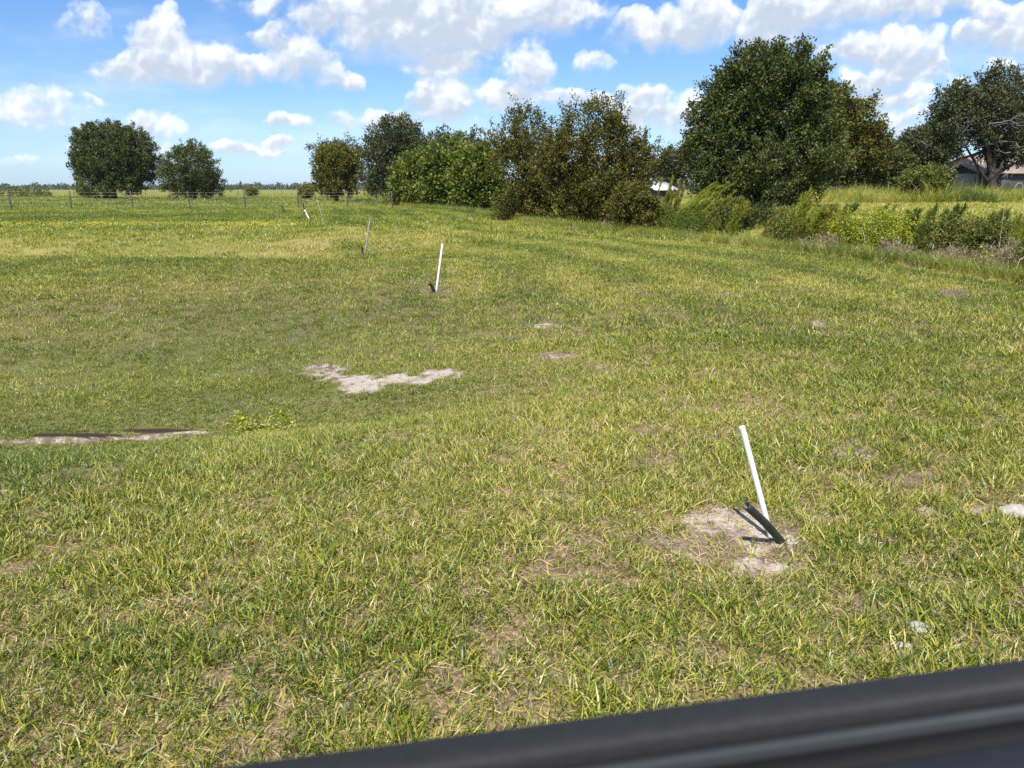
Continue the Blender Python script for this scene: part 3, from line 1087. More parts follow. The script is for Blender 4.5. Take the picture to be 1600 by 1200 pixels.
tree('broadleaf_shrub', 'tallest bright green broad leaved shrub, middle of three', 'shrub', 702, 70,
     [(702, 258, 34, 34), (690, 285, 32, 30), (720, 285, 30, 32)],
     M['bright'], 0.30, 0.62, 340, 46, 0.34, 0.5, 0.12, seed=28, group=GH, stems=3)
tree('broadleaf_shrub', 'bright green broad leaved shrub touching the brownish wax myrtles', 'shrub', 748, 64,
     [(746, 270, 28, 34), (738, 295, 30, 28), (765, 295, 20, 30)],
     M['bright'], 0.27, 0.62, 300, 46, 0.32, 0.5, 0.12, seed=29, group=GH, stems=3)
tree('wax_myrtle', 'rusty olive wax myrtle at the left of the brownish clump', 'tree', 822, 42,
     [(824, 188, 19, 18), (800, 232, 24, 30), (838, 236, 30, 36), (815, 272, 34, 40), (815, 315, 32, 28), (785, 225, 14, 16), (848, 300, 26, 34), (806, 328, 30, 18), (840, 332, 26, 16)],
     M['olive'], 0.15, 0.45, 494, 56, 0.15, 0.75, 0.08, seed=30, group=GH, stems=4, limbs=20, up=0.9, rough=0.24)
tree('wax_myrtle', 'middle brownish wax myrtle with spiky twin tops', 'tree', 902, 40,
     [(862, 255, 20, 36), (884, 200, 15, 18), (914, 184, 14, 20), (898, 236, 32, 36), (888, 285, 32, 36), (918, 285, 34, 38), (905, 320, 34, 24), (890, 336, 34, 15), (925, 336, 26, 15)],
     M['olive'], 0.15, 0.45, 456, 56, 0.15, 0.75, 0.08, seed=31, group=GH, stems=4, limbs=20, up=0.9, rough=0.24)
tree('wax_myrtle', 'right hand brownish wax myrtle with grey twigs showing', 'tree', 965, 41,
     [(948, 188, 20, 20), (966, 205, 18, 24), (955, 245, 34, 42), (990, 262, 26, 38), (1008, 245, 14, 26), (965, 300, 36, 36), (955, 334, 30, 16)],
     M['olive'], 0.15, 0.45, 408, 56, 0.15, 0.75, 0.08, seed=32, group=GH, stems=4, limbs=24, up=0.9, rough=0.24, bark='grey_bark')
tree('wax_myrtle', 'low dark wax myrtle bush in front of the white roof', 'shrub', 992, 31,
     [(985, 315, 24, 26), (1002, 330, 20, 24), (972, 335, 16, 18)],
     M['olive'], 0.12, 0.5, 190, 60, 0.13, 0.22, 0.05, seed=33, group=GH, stems=3)
tree('distant_tree', 'hazy tree behind the white roofed building', 'tree', 1050, 85,
     [(1046, 258, 20, 20), (1068, 252, 16, 22), (1035, 268, 14, 16)],
     M['oak_grey'], 0.34, 0.5, 130, 50, 0.4, 0.6, 0.25, seed=34)
tree('live_oak', 'biggest oak of all, dense and dome shaped, standing at the ditch', 'tree', 1195, 37,
     [(1205, 98, 38, 26), (1195, 152, 78, 62), (1152, 195, 64, 76), (1240, 185, 66, 74), (1122, 225, 44, 56), (1200, 258, 100, 52), (1128, 280, 50, 38),
      (1262, 255, 52, 46), (1195, 312, 58, 26), (1078, 235, 12, 22), (1175, 130, 52, 40), (1235, 130, 45, 42)],
     M['oak'], 0.155, 0.52, 1350, 66, 0.19, 0.55, 0.30, seed=35, limbs=40, up=0.8, rough=0.10, stems=2, bark='bark', floor=-0.2, inner=0.3)
GB = 'oaks behind the ditch field'
tree('live_oak', 'yellowish green oak filling in behind the right side of the biggest oak', 'tree', 1325, 56,
     [(1292, 182, 42, 42), (1330, 212, 38, 46), (1358, 238, 24, 42), (1315, 255, 52, 28)],
     M['topiary'], 0.22, 0.5, 520, 60, 0.28, 0.5, 0.3, seed=36, group=GB, limbs=16, up=0.5)
tree('live_oak', 'small dark oak in the gap between the biggest oak and the shed', 'tree', 1392, 58,
     [(1390, 258, 26, 27), (1408, 266, 16, 20)],
     M['oak'], 0.22, 0.5, 200, 52, 0.26, 0.4, 0.18, seed=37, group=GB)
tree('live_oak', 'dark grey green oak joining the left of the oak over the shed', 'tree', 1440, 64,
     [(1436, 240, 34, 32), (1462, 222, 26, 32), (1420, 262, 26, 20)],
     M['oak_grey'], 0.24, 0.5, 330, 56, 0.28, 0.5, 0.25, seed=38, group=GB)
tree('live_oak', 'tall dark oak with bare grey branches leaning over the shed', 'tree', 1553, 57,
     [(1490, 166, 26, 28), (1560, 130, 22, 24), (1588, 145, 16, 22), (1530, 176, 42, 34), (1496, 204, 38, 30), (1572, 205, 36, 46), (1468, 240, 24, 22), (1590, 240, 24, 20)],
     M['oak_grey'], 0.21, 0.5, 620, 56, 0.27, 0.5, 0.42, seed=39, group=GB, limbs=22, dead=34, fork=0.2)
tree('live_oak', 'dark oak crown cut off at the edge of the photo behind the shed', 'tree', 1630, 66,
     [(1618, 188, 30, 44), (1632, 235, 40, 36)],
     M['oak_grey'], 0.24, 0.5, 300, 56, 0.28, 0.5, 0.3, seed=40, group=GB)
tree('bush', 'leafy light green bush standing in front of the shed', 'bush', 1450, 50,
     [(1448, 280, 30, 16), (1432, 285, 20, 14), (1466, 284, 18, 16)],
     M['brush'], 0.17, 0.6, 150, 44, 0.17, 0.35, 0.05, seed=41, stems=3)
for i, (px, py, rx, ry, d, lab) in enumerate([
        (22, 303, 26, 6, 150, 'long low dark bush at the left edge of the far pasture'),
        (62, 304, 18, 5, 150, 'low dark bush second from the left edge in the far pasture'),
        (133, 300, 8, 5, 150, 'small round bush beside the large rounded oak'),
        (478, 299, 8, 7, 118, 'small round bush between two posts of the wire fence'),
        (393, 300, 6, 4, 150, 'tiny far bush right of the smaller pale green oak')]):
    tree('bush', lab, 'bush', px, d, [(px, py, rx, ry)], M['brush'], 0.34, 0.5, 60, 26, 0.3, 0.4, 0.05, seed=50 + i, group='bushes in the far pasture', limbs=4)

# far wood on the horizon: one mass
rng = np.random.default_rng(77)
n = 42000
a = rng.uniform(-0.85, 0.85, n)
hh = 3.4 + 4.0 * fbm(a * 60, a * 0 + 3, 4) + 2.5 * sstep(0.55, 0.8, fbm(a * 160, a * 0 + 8, 2))
r = 900 + rng.uniform(-30, 30, n)
pz = rng.random(n) * hh
pos = np.stack([r * np.tan(a), r, pz - 0.8], 1)
me = leaf_mesh('distant_wood', pos, rng.normal(size=(n, 3)), 2.6, 1.7, rng)
tag(obj('distant_wood', me, M['far_wood']), 'low dark line of woodland along the horizon', None, None, 'stuff')
n = 5000
a = rng.uniform(0.05, 0.75, n)
r = 130 + rng.uniform(-6, 6, n)
hh = 3.2 + 3.5 * fbm(a * 40, a * 0 + 13, 4)
pos = np.stack([r * np.tan(a), r, rng.random(n) ** 0.8 * hh + 0.2], 1)
me = leaf_mesh('background_thicket', pos, rng.normal(size=(n, 3)), 1.0, 0.6, rng)
tag(obj('background_thicket', me, M['oak_grey']), 'dark thicket behind the buildings', None, None, 'stuff')


# ------------------------------------------------------------------ rough growth on the ditch bank
def feather_weed(label, px, py, height_px, spread_px, mat, seed, wind=0.45, stems=14, group='feathery weeds along the ditch', depth_add=0.5):
    rng = np.random.default_rng(seed)
    g = at(px, py)
    y = g.y + depth_add
    x = g.x * y / g.y
    b = ground_pt(x, y)
    top = on_plane(px, py - height_px, y).z
    h = max(top - b.z, 0.3)
    sp = spread_px * y / F
    root = thing('feathery_weed', label, 'weed', b, group)
    P_, A_, geos = [], [], []
    for s in range(stems):
        f = np.array([rng.uniform(-sp, sp) * 0.7, rng.uniform(-sp, sp) * 0.5, -0.05])
        hs = h * rng.uniform(0.45, 1.12)
        w = wind * rng.uniform(0.5, 1.3) * hs
        t = np.linspace(0, 1, 6)[:, None]
        path = f + np.array([w, rng.normal() * 0.12 * hs, 0]) * t ** 1.8 + np.array([0, 0, hs]) * (t - 0.12 * wind * t ** 3)
        geos.append(tube_geo(path, np.linspace(0.009, 0.003, 6), 4))
        m = int(rng.uniform(230, 330))
        tt = rng.uniform(0.12, 1.0, m) ** 0.85
        ip = np.stack([np.interp(tt, t[:, 0], path[:, k]) for k in range(3)], 1)
        tg = np.stack([np.interp(tt, t[:, 0], np.gradient(path[:, k])) for k in range(3)], 1)
        P_.append(ip + rng.normal(size=(m, 3)) * 0.030 * (1.3 - tt)[:, None] * np.array([1, 1, 0.6]))
        A_.append(unit(tg) * 0.95 + rng.normal(size=(m, 3)) * 0.38 + np.array([0.35 * wind, 0, 0.1]))
    obj('foliage', leaf_mesh('foliage', np.concatenate(P_), np.concatenate(A_), 0.16, 0.021, rng, 0.3), mat, root)
    geo_obj('stem', geos, M['brush'], root)['kind'] = 'stuff'
    return root


for i, (px, py, h, sp, mt, wd, lab) in enumerate([
        (905, 350, 44, 26, 'fennel_dark', .15, 'dark feathery weed at the foot of the middle wax myrtle'),
        (930, 352, 40, 18, 'fennel_dark', .15, 'short dark feathery weed next to a pale leafy sprig'),
        (955, 353, 50, 22, 'fennel', .3, 'yellowish feathery weed left of the low dark wax myrtle'),
        (770, 330, 26, 16, 'fennel', .1, 'small feathery weed at the foot of the bright shrubs'),
        (1042, 362, 78, 20, 'fennel', .35, 'upright feathery weed right of the low dark wax myrtle'),
        (1066, 366, 84, 24, 'fennel', .5, 'tallest bright feathery weed leaning beneath the biggest oak'),
        (1092, 370, 72, 24, 'fennel', .6, 'bright windblown feathery weed in the middle of the big stand'),
        (1116, 372, 64, 22, 'fennel', .65, 'drooping bright feathery weed at the right of the big stand'),
        (1030, 360, 80, 16, 'fennel', .3, 'feathery weed at the left end of the big stand, touching the wax myrtle bush'),
        (1056, 372, 50, 18, 'fennel', .5, 'low bright feathery weed in front of the tallest one'),
        (1082, 376, 46, 18, 'fennel', .6, 'low windblown feathery weed at the front of the big stand'),
        (1104, 379, 48, 18, 'fennel', .6, 'low drooping feathery weed at the front right of the big stand'),
        (1145, 374, 58, 14, 'fennel', .4, 'narrow feathery weed at the dark hollow under the biggest oak'),
        (1196, 383, 66, 12, 'fennel', .3, 'upright feathery weed just right of the dark hollow'),
        (1218, 386, 60, 14, 'fennel', .4, 'leaning feathery weed second right of the dark hollow'),
        (1240, 388, 88, 12, 'fennel', .4, 'tall feathery weed with brownish stems before the open field'),
        (1285, 384, 62, 10, 'fennel', .5, 'thin feathery weed left of the yellow green vine mound'),
        (1438, 402, 78, 16, 'fennel_dark', .1, 'dark upright feathery weed right of the vine mounds'),
        (1452, 406, 40, 12, 'fennel', .3, 'short bright feathery weed before the dark upright one'),
        (1512, 412, 58, 16, 'fennel_dark', .2, 'dull feathery weed behind the pale dead stalks'),
        (1266, 388, 66, 10, 'fennel', .45, 'thin windblown weed between the brown stemmed weed and the vines'),
        (1305, 380, 62, 12, 'fennel_dark', .3, 'dull weed rising behind the left vine mound'),
        (1362, 380, 58, 12, 'fennel', .3, 'loose weed standing up between the two vine mounds'),
        (1412, 386, 56, 12, 'fennel_dark', .25, 'dull weed rising behind the right vine mound'),
        (1470, 398, 72, 14, 'fennel_dark', .3, 'tall dull weed behind the brush right of the vines'),
        (1500, 400, 56, 16, 'fennel', .4, 'light weed leaning over the brush above the pale broken stalks'),
        (1538, 405, 74, 14, 'fennel_dark', .2, 'dull weed left of the tall thin bare stem'),
        (1586, 420, 88, 18, 'fennel', .3, 'tall light weed at the right edge of the ditch bank'),
        (1378, 396, 34, 10, 'fennel', .1, 'small green feathery weed in front of the vine mounds')]):
    feather_weed(lab, px, py, h, sp, M['fennel_olive' if mt == 'fennel' and i % 3 == 1 else mt], 200 + i, wd * (0.55 + 0.3 * (i * 7 % 4)), stems=9 + i * 5 % 9)


def leafy_mound(name, label, cat, px, py, lobes_px, mat, leaf, aspect, n_clump, per, seed, group, spread=0.11, shoot=0.26, depth_add=0.6, up=0.45, fwd=0.9, stems=5):
    rng = np.random.default_rng(seed)
    g = at(px, py)
    y = g.y + depth_add
    b = ground_pt(g.x * y / g.y, y)
    root = thing(name, label, cat, b, group)
    lobes = []
    for (qx, qy, rx, ry) in lobes_px:
        c = on_plane(qx, qy, y)
        ex, ez = rx * y / F, ry * y / F
        lobes.append((np.array([c.x - b.x, rng.normal() * 0.15 * ex, c.z - b.z]), np.array([ex, ex * fwd, ez])))
    me, c = crown_mesh('foliage', lobes, n_clump, per, spread, shoot, leaf, aspect, rng, up, -0.25, 0.1, 0.35, 0.24)
    obj('foliage', me, mat, root)
    geos = [tube_geo(bent_path(np.array([rng.normal() * 0.15, rng.normal() * 0.15, -0.1]), c[rng.integers(len(c))], 4, 0.1, rng), np.linspace(0.012, 0.004, 4), 4) for q in range(stems * 3)]
    geo_obj('stem', geos, M['dead'], root)['kind'] = 'stuff'
    return root


GV = 'vine mounds and brush on the ditch bank'
leafy_mound('vine_mound', 'yellow green vine mound nearest the open field, left of the pair', 'vine', 1330, 385,
            [(1318, 350, 24, 14), (1345, 362, 28, 18), (1325, 372, 30, 14)], M['vine'], 0.062, 0.7, 170, 34, 301, GV)
leafy_mound('vine_mound', 'bright yellow green vine mound spilling over the bank, right of the pair', 'vine', 1392, 398,
            [(1384, 354, 24, 16), (1400, 370, 28, 20), (1378, 380, 20, 16), (1412, 388, 16, 14)], M['vine'], 0.062, 0.7, 190, 34, 302, GV)
leafy_mound('vine_mound', 'yellow green creeper low at the right edge under bare sticks', 'vine', 1560, 425,
            [(1556, 412, 26, 12), (1580, 425, 22, 14)], M['vine'], 0.07, 0.75, 90, 36, 303, GV)
leafy_mound('brush', 'dull green brush right of the dark upright feathery weed', 'brush', 1478, 405,
            [(1478, 372, 22, 24), (1500, 380, 20, 24)], M['brush'], 0.075, 0.5, 150, 40, 304, GV)
leafy_mound('brush', 'dark green brush at the right edge beyond the long bare stick', 'brush', 1545, 408,
            [(1530, 375, 22, 22), (1560, 378, 26, 26), (1590, 385, 26, 28), (1545, 395, 26, 18)], M['brush'], 0.075, 0.5, 230, 42, 305, GV)
leafy_mound('brush', 'shady green brush in the lower right corner of the ditch bank', 'brush', 1590, 440,
            [(1592, 425, 24, 18), (1610, 415, 24, 26)], M['fennel_dark'], 0.07, 0.5, 120, 40, 306, GV)
leafy_mound('brush', 'reddish leaved brush under the tall brown stemmed weed', 'brush', 1262, 388,
            [(1255, 372, 16, 12), (1285, 376, 18, 10)], M['olive'], 0.07, 0.5, 80, 36, 307, GV)
leafy_mound('brush', 'pale leafy sprig at the mown edge below the wax myrtles', 'brush', 932, 360,
            [(932, 348, 8, 12)], M['brush'], 0.10, 0.55, 26, 22, 308, GV, depth_add=0.2)
leafy_mound('brush', 'low tangle of green stems along the foot of the wax myrtles', 'brush', 860, 348,
            [(850, 340, 26, 9), (880, 344, 20, 8)], M['brush'], 0.11, 0.4, 70, 30, 309, GV)
leafy_mound('brush', 'low green tangle at the foot of the bright shrubs', 'brush', 680, 326,
            [(660, 316, 40, 9), (720, 320, 40, 9), (640, 314, 26, 8)], M['brush'], 0.2, 0.4, 130, 30, 310, GV, spread=0.18)
leafy_mound('brush', 'leafy growth in the dark hollow under the biggest oak', 'brush', 1170, 372,
            [(1150, 345, 26, 22), (1178, 352, 26, 24), (1205, 348, 26, 22)], M['oak'], 0.10, 0.5, 300, 36, 311, GV, depth_add=1.6)
leafy_mound('dead_grass_clump', 'dry brown tangle at the foot of the left vine mound', 'dead grass', 1285, 396,
            [(1275, 388, 24, 8), (1300, 388, 18, 8)], M['litter'], 0.16, 0.10, 80, 30, 321, GV, depth_add=0.2)
leafy_mound('dead_grass_clump', 'dry brown tangle under the right vine mound', 'dead grass', 1405, 412,
            [(1395, 398, 24, 8), (1425, 402, 14, 6)], M['litter'], 0.14, 0.10, 80, 30, 322, GV, depth_add=0.1)
leafy_mound('dead_grass_clump', 'bleached dry tangle around the pair of pale broken stalks', 'dead grass', 1482, 424,
            [(1478, 410, 24, 9), (1505, 408, 14, 8)], M['litter'], 0.13, 0.10, 80, 30, 323, GV, depth_add=0.1)
leafy_mound('dead_grass_clump', 'dry tangle below the long pale slanting stick', 'dead grass', 1570, 432,
            [(1550, 418, 26, 10), (1585, 400, 20, 12)], M['litter'], 0.13, 0.10, 90, 30, 324, GV, depth_add=0.3)
leafy_mound('dead_grass_clump', 'dry brown tangle below the yellowish feathery weed', 'dead grass', 965, 362,
            [(955, 356, 22, 5), (990, 360, 20, 5)], M['litter'], 0.18, 0.10, 50, 30, 325, GV, depth_add=0.1)
leafy_mound('brush', 'dense green brush closing the gap left of the vine mounds', 'brush', 1250, 388,
            [(1232, 362, 22, 22), (1262, 362, 22, 20), (1290, 366, 20, 18)], M['brush'], 0.085, 0.45, 200, 36, 331, GV, depth_add=1.0)
leafy_mound('brush', 'rank green growth between the hollow and the big feathery stand', 'brush', 1130, 378,
            [(1125, 355, 30, 18), (1085, 358, 34, 18), (1045, 350, 26, 22)], M['fennel_dark'], 0.11, 0.3, 220, 34, 332, GV, depth_add=1.4)
leafy_mound('low_weed', 'patch of yellowish broad leaved weed at the end of the dark cut bank', 'weed', 385, 672,
            [(372, 668, 30, 3), (400, 670, 24, 3), (430, 660, 30, 3)], M['vine'], 0.032, 0.7, 60, 14, 312, None, spread=0.05, shoot=0.04, depth_add=0.0, fwd=1.6)


def stick(label, pts, r0, r1, y_add, seed, cat='stick', name='dead_stalk', sub=0, base=None):
    """a bare stalk through photograph points at one distance"""
    rng = np.random.default_rng(seed)
    g = at(*(base or pts[0]))
    y = g.y + y_add
    P3 = [np.array(on_plane(px, py, y)) for px, py in pts]
    b = Vector(P3[0])
    root = thing(name, label, cat, b, 'bare stalks on the ditch bank')
    path = np.array([p - np.array(b) for p in P3])
    path[:, 1] += np.linspace(0, 0.25, len(path))
    geos = [tube_geo(path, np.linspace(r0, r1, len(path)), 6)]
    for k in range(sub):
        i = rng.integers(1, len(path))
        d = unit(path[i] - path[i - 1] + rng.normal(size=3) * 0.15)
        geos.append(tube_geo(bent_path(path[i], path[i] + d * 0.35, 3, 0.08, rng), np.linspace(r1, r1 * 0.5, 3), 4))
    geo_obj('stalk', geos, M['dead'], root)
    return root


stick('long pale bare stick slanting up to the right edge', [(1516, 423), (1545, 405), (1575, 388), (1612, 368)], 0.016, 0.006, 0.0, 1, sub=3, base=(1516, 423))
stick('tall thin upright bare stem behind the long slanting stick', [(1558, 414), (1566, 375), (1574, 340), (1580, 318)], 0.006, 0.002, 0.2, 2, base=(1558, 420))
stick('pale broken stalk lying against the bank, left of a pair', [(1460, 424), (1466, 412), (1476, 403)], 0.020, 0.010, 0.0, 3, base=(1460, 424))
stick('pale broken stalk leaning beside its twin, right of a pair', [(1474, 418), (1486, 410), (1498, 405)], 0.016, 0.008, 0.1, 4, base=(1474, 420))
stick('short pale stick poking out below the vine mounds', [(1404, 408), (1416, 403), (1428, 398)], 0.020, 0.010, 0.0, 5, base=(1404, 408))
stick('upright bare stem just left of the right edge', [(1578, 425), (1582, 400), (1581, 384)], 0.010, 0.004, 0.1, 6, base=(1578, 428))
stick('pale twig fork standing at the right edge', [(1588, 440), (1592, 425), (1604, 408)], 0.014, 0.006, 0.0, 7, sub=2, base=(1588, 442))
stick('short pale stalk leaning in front of the left vine mound', [(1298, 392), (1304, 380), (1308, 372)], 0.014, 0.007, 0.0, 8, base=(1298, 392))
stick('thin brown stem leaning between the vine mounds', [(1350, 390), (1354, 372), (1352, 355)], 0.010, 0.005, 0.0, 9, base=(1350, 392))

# ------------------------------------------------------------------ buildings on the right
def box_geo(x0, x1, y0, y1, z0, z1):
    v = np.array([(x, y, z) for x in (x0, x1) for y in (y0, y1) for z in (z0, z1)], float)
    q = np.array([(0, 1, 3, 2), (4, 6, 7, 5), (0, 4, 5, 1), (2, 3, 7, 6), (0, 2, 6, 4), (1, 5, 7, 3)])
    return v, np.zeros((0, 3), int), q


def prism_geo(profile, y0, y1):
    """a polygon in x-z swept along y"""
    n = len(profile)
    v = np.array([(x, y, z) for y in (y0, y1) for x, z in profile], float)
    q = np.array([(k, (k + 1) % n, n + (k + 1) % n, n + k) for k in range(n)])
    t = np.array([(0, k + 1, k) for k in range(1, n - 1)] + [(n, n + k, n + k + 1) for k in range(1, n - 1)])
    return v, t, q


def gable_building(name, label, cat, loc, yaw, width, length, eave, rise, wall, roof, over=0.25, rt=0.10):
    """gable ends face local -y and +y"""
    root = thing(name, label, cat, loc)
    root.rotation_euler.z = yaw
    w = width / 2
    geo_obj('wall', [prism_geo([(-w, -0.3), (w, -0.3), (w, eave), (0, eave + rise - 0.02), (-w, eave)], 0, length)], wall, root, False)
    sl = rise / w
    for s in (-1, 1):
        e = w + over
        pr = [(0, eave + rise + 0.01), (s * e, eave + rise - sl * e + 0.01), (s * e, eave + rise - sl * e + rt), (0, eave + rise + rt + 0.02)]
        geo_obj('roof_slope', [prism_geo(pr if s < 0 else pr[::-1], -over, length + over)], roof, root, False)
    return root


def yard(px, depth):
    u, _ = px_uv(px, 300)
    return ground_pt(u * depth, depth)


sh = gable_building('shed', 'grey brown gabled shed beneath the tall dark oak with bare branches', 'shed', yard(1499, 61), math.radians(-68), 2.6, 6.5, 2.1, 0.55, M['siding'], M['shed_roof'])
geo_obj('corner_board', [box_geo(1.24, 1.32, -0.02, 0.10, -0.2, 2.1)], M['tan_wall'], sh, False)
geo_obj('gable_wall', [box_geo(-1.27, 1.20, -0.025, -0.003, -0.2, 2.02)], M['tan_wall'], sh, False)
geo_obj('door', [box_geo(1.302, 1.33, 2.2, 3.6, -0.2, 1.85)], M['siding'], sh, False)
hs = gable_building('house', 'house with a pinkish sunlit roof showing behind the shed', 'house', yard(1500, 78), math.radians(-75), 8.0, 12, 2.6, 1.6, M['tan_wall'], M['shed_roof'], 0.4)
geo_obj('window', [box_geo(4.003, 4.04, 3, 4.4, 1.0, 2.1)], M['window'], hs, False)
wh = gable_building('metal_roofed_building', 'building with a white metal roof glimpsed left of the biggest oak', 'building', yard(1006, 74), math.radians(-66), 4.0, 2.2, 0.95, 0.62, M['siding'], M['white_roof'])
geo_obj('window', [box_geo(2.003, 2.03, 0.8, 1.6, 0.4, 0.9)], M['window'], wh, False)
h2 = gable_building('low_house', 'low grey house wall glimpsed in shade right of the biggest oak', 'house', yard(1262, 66), math.radians(-80), 4.5, 7.5, 1.9, 0.8, M['siding'], M['dark_roof'], 0.35)
geo_obj('window', [box_geo(2.253, 2.29, 1.7, 2.6, 0.9, 1.7)], M['window'], h2, False)
geo_obj('door', [box_geo(2.253, 2.28, 4.2, 5.1, -0.1, 1.75)], M['window'], h2, False)
b = yard(1591, 54)
hp = thing('metal_hoop', 'pale bent metal hoop in tall grass before the shed', 'hoop', b)
th = np.linspace(0, math.pi, 9)
w_ = 0.28
path = np.array([(-w_, 0, 0.0)] + [(-w_ * math.cos(t), 0, 0.95 + 0.35 * math.sin(t)) for t in th] + [(w_, 0, 0.0)])
geo_obj('hoop_pipe', [tube_geo(path, 0.022, 6)], M['pvc_grey'], hp)

# ------------------------------------------------------------------ fences
fe = thing('wire_fence', 'wire fence on weathered wooden posts crossing the pasture', 'fence', at(205, 330))
fpx = [(-90, 331), (14, 330), (108, 329.5), (205, 329), (295, 329), (381, 328), (465, 327), (542, 326), (612, 325)]
fb = Vector(fe.location)
tops = []
for i, (px, py) in enumerate(fpx):
    u, v = px_uv(px, 300)
    d = 58.0 + 0.9 * i
    g = ground_pt(u * d, d)
    rng = np.random.default_rng(600 + i)
    h = 1.42 * rng.uniform(0.96, 1.06)
    lean = np.array([rng.uniform(-0.10, 0.02), rng.uniform(-0.04, 0.04), 0])
    p0 = np.array(g - fb) - np.array([0, 0, 0.2])
    p1 = p0 + np.array([0, 0, h + 0.2]) + lean
    geo_obj('post', [tube_geo(np.linspace(p0, p1, 4), 0.060 * rng.uniform(0.8, 1.15) * np.array([1.05, 1, .96, .9]), 8)], M['post'], fe)
    tops.append((p0 + np.array([0, 0, 0.2]), p1))
for k in range(5):
    f = 0.24 + 0.17 * k
    path = np.array([a + (b_ - a) * f + np.array([0, -0.075, 0]) for a, b_ in tops])
    geo_obj('wire', [tube_geo(path, 0.005, 4)], M['wire'], fe)
f2 = thing('far_wire_fence', 'farther low fence of small posts behind the two pasture oaks', 'fence', at(227, 306))
fb = Vector(f2.location)
tops = []
for i, px in enumerate([-20, 37, 76, 115, 152, 190, 227, 264, 300, 336, 372, 406, 440, 474]):
    u, _ = px_uv(px, 300)
    d = 172 + 0.8 * i
    g = np.array(ground_pt(u * d, d) - fb)
    p1 = g + np.array([0.02, 0, 1.25])
    geo_obj('post', [tube_geo(np.linspace(g - np.array([0, 0, .1]), p1, 3), 0.085, 6)], M['post'], f2)
    tops.append((g, p1))
for k in range(3):
    path = np.array([a + (b_ - a) * (0.4 + 0.25 * k) for a, b_ in tops])
    geo_obj('wire', [tube_geo(path, 0.006, 3)], M['wire'], f2)

# ------------------------------------------------------------------ yellow flowers: stuff
fl = []
for k in range(3):
    g = np.random.default_rng(700 + k)
    V, T = [], []
    for f in range(4):
        c = np.array([g.uniform(-.25, .25), g.uniform(-.25, .25), g.uniform(.05, .11)])
        for q in range(5):
            a = q * 1.2566 + g.uniform(0, .3)
            i0 = len(V)
            V += [c, c + 0.022 * np.array([math.cos(a - .4), math.sin(a - .4), .35]), c + 0.022 * np.array([math.cos(a + .4), math.sin(a + .4), .35])]
            T.append((i0, i0 + 1, i0 + 2))
    fl.append((np.array(V), np.array(T)))
n = 760
px = np.concatenate([RNG.normal(110, 90, 500), RNG.normal(390, 34, 260)])
py = 353 + RNG.normal(0, 1.6, n) - 0.004 * (px - 200)
pts = np.array([at(a, b_) for a, b_ in zip(px[::10], py[::10])])
pts = np.repeat(pts, 10, 0)[:n]
pts[:, 0] += RNG.normal(0, 1.0, n)
pts[:, 1] += RNG.normal(0, 0.6, n)
pts[:, 2] = H(pts[:, 0], pts[:, 1])
instanced_stuff('wildflowers', M['flower'], fl, pts, np.stack([np.zeros(n), np.zeros(n), RNG.uniform(0, 6.28, n)], 1), RNG.uniform(0.8, 1.5, n), RNG.integers(0, 3, n), RNG.random(n), 'thin strip of small yellow wildflowers in the mown pasture')

# ------------------------------------------------------------------ pipes marking the irrigation line
GPI = 'marker pipes in a row across the pasture'


def rod(pts_px, radius, y0, dy, mat, parent_loc, name, parent, hollow=0.0, bury=0.05, sides=14, smooth_n=1):
    P3 = []
    n = len(pts_px)
    for k, (px, py) in enumerate(pts_px):
        P3.append(np.array(on_plane(px, py, y0 + dy * k / max(n - 1, 1))) - np.array(parent_loc))
    P3 = np.array(P3)
    t = np.linspace(0, n - 1, 6 * (n - 1) + 1)
    if n > 2:
        pth = np.stack([np.interp(t, np.arange(n), P3[:, k]) for k in range(3)], 1)
        ker = np.array([1, 2, 3, 2, 1]) / 9.0
        pad = np.concatenate([pth[:1] * 2 - pth[2:0:-1], pth, pth[-1:] * 2 - pth[-2:-4:-1]])
        pth = np.stack([np.convolve(pad[:, k], ker, 'valid') for k in range(3)], 1)
    else:
        pth = P3[0] + (P3[1] - P3[0]) * np.array([0, .2, .5, .8, .985, .995, 1.0])[:, None]
    d = unit(pth[0] - pth[1])
    pth = np.concatenate([[pth[0] + d * bury], pth])
    return geo_obj(name, [tube_geo(pth, radius, sides, True, hollow)], mat, parent)


def pipe_thing(name, label, cat, base, group=GPI):
    g = at(*base)
    return thing(name, label, cat, g, group), g


r, g = pipe_thing('white_pipe', 'white plastic pipe leaning left in the nearest sandy patch', 'pipe', (1206, 841))
rod([(1205.5, 842), (1159.5, 667)], 0.0142, g.y, -0.02, M['pvc'], g, 'pipe_tube', r, 0.16, sides=20)
r, g = pipe_thing('black_hose', 'stub of black ribbed hose sticking out beside the nearest white pipe', 'hose', (1218, 843))
h1 = rod([(1219, 844), (1196, 817), (1166, 790)], 0.0200, g.y - 0.037, -0.10, M['poly'], g, 'hose_tube', r, 0.22, sides=18)
r, g = pipe_thing('white_pipe', 'white plastic pipe standing in mid pasture, second of the row', 'pipe', (682, 456))
rod([(681.5, 456), (691.5, 381)], 0.0195, g.y, 0.0, M['pvc'], g, 'pipe_tube', r, 0.16)
r, g = pipe_thing('black_hose', 'short curved black hose stub beside the mid pasture white pipe', 'hose', (678, 456))
rod([(678.5, 456), (675, 447), (670.5, 442)], 0.030, g.y - 0.04, -0.05, M['poly'], g, 'hose_tube', r, 0.2)
r, g = pipe_thing('grey_pipe', 'weathered grey pipe standing past the mid pasture white pipe', 'pipe', (570, 396))
rod([(570, 396), (578.5, 341)], 0.024, g.y, 0.0, M['pvc_grey'], g, 'pipe_tube', r, 0.16)
r, g = pipe_thing('black_hose', 'short dark hose stub at the foot of the weathered grey pipe', 'hose', (566, 396))
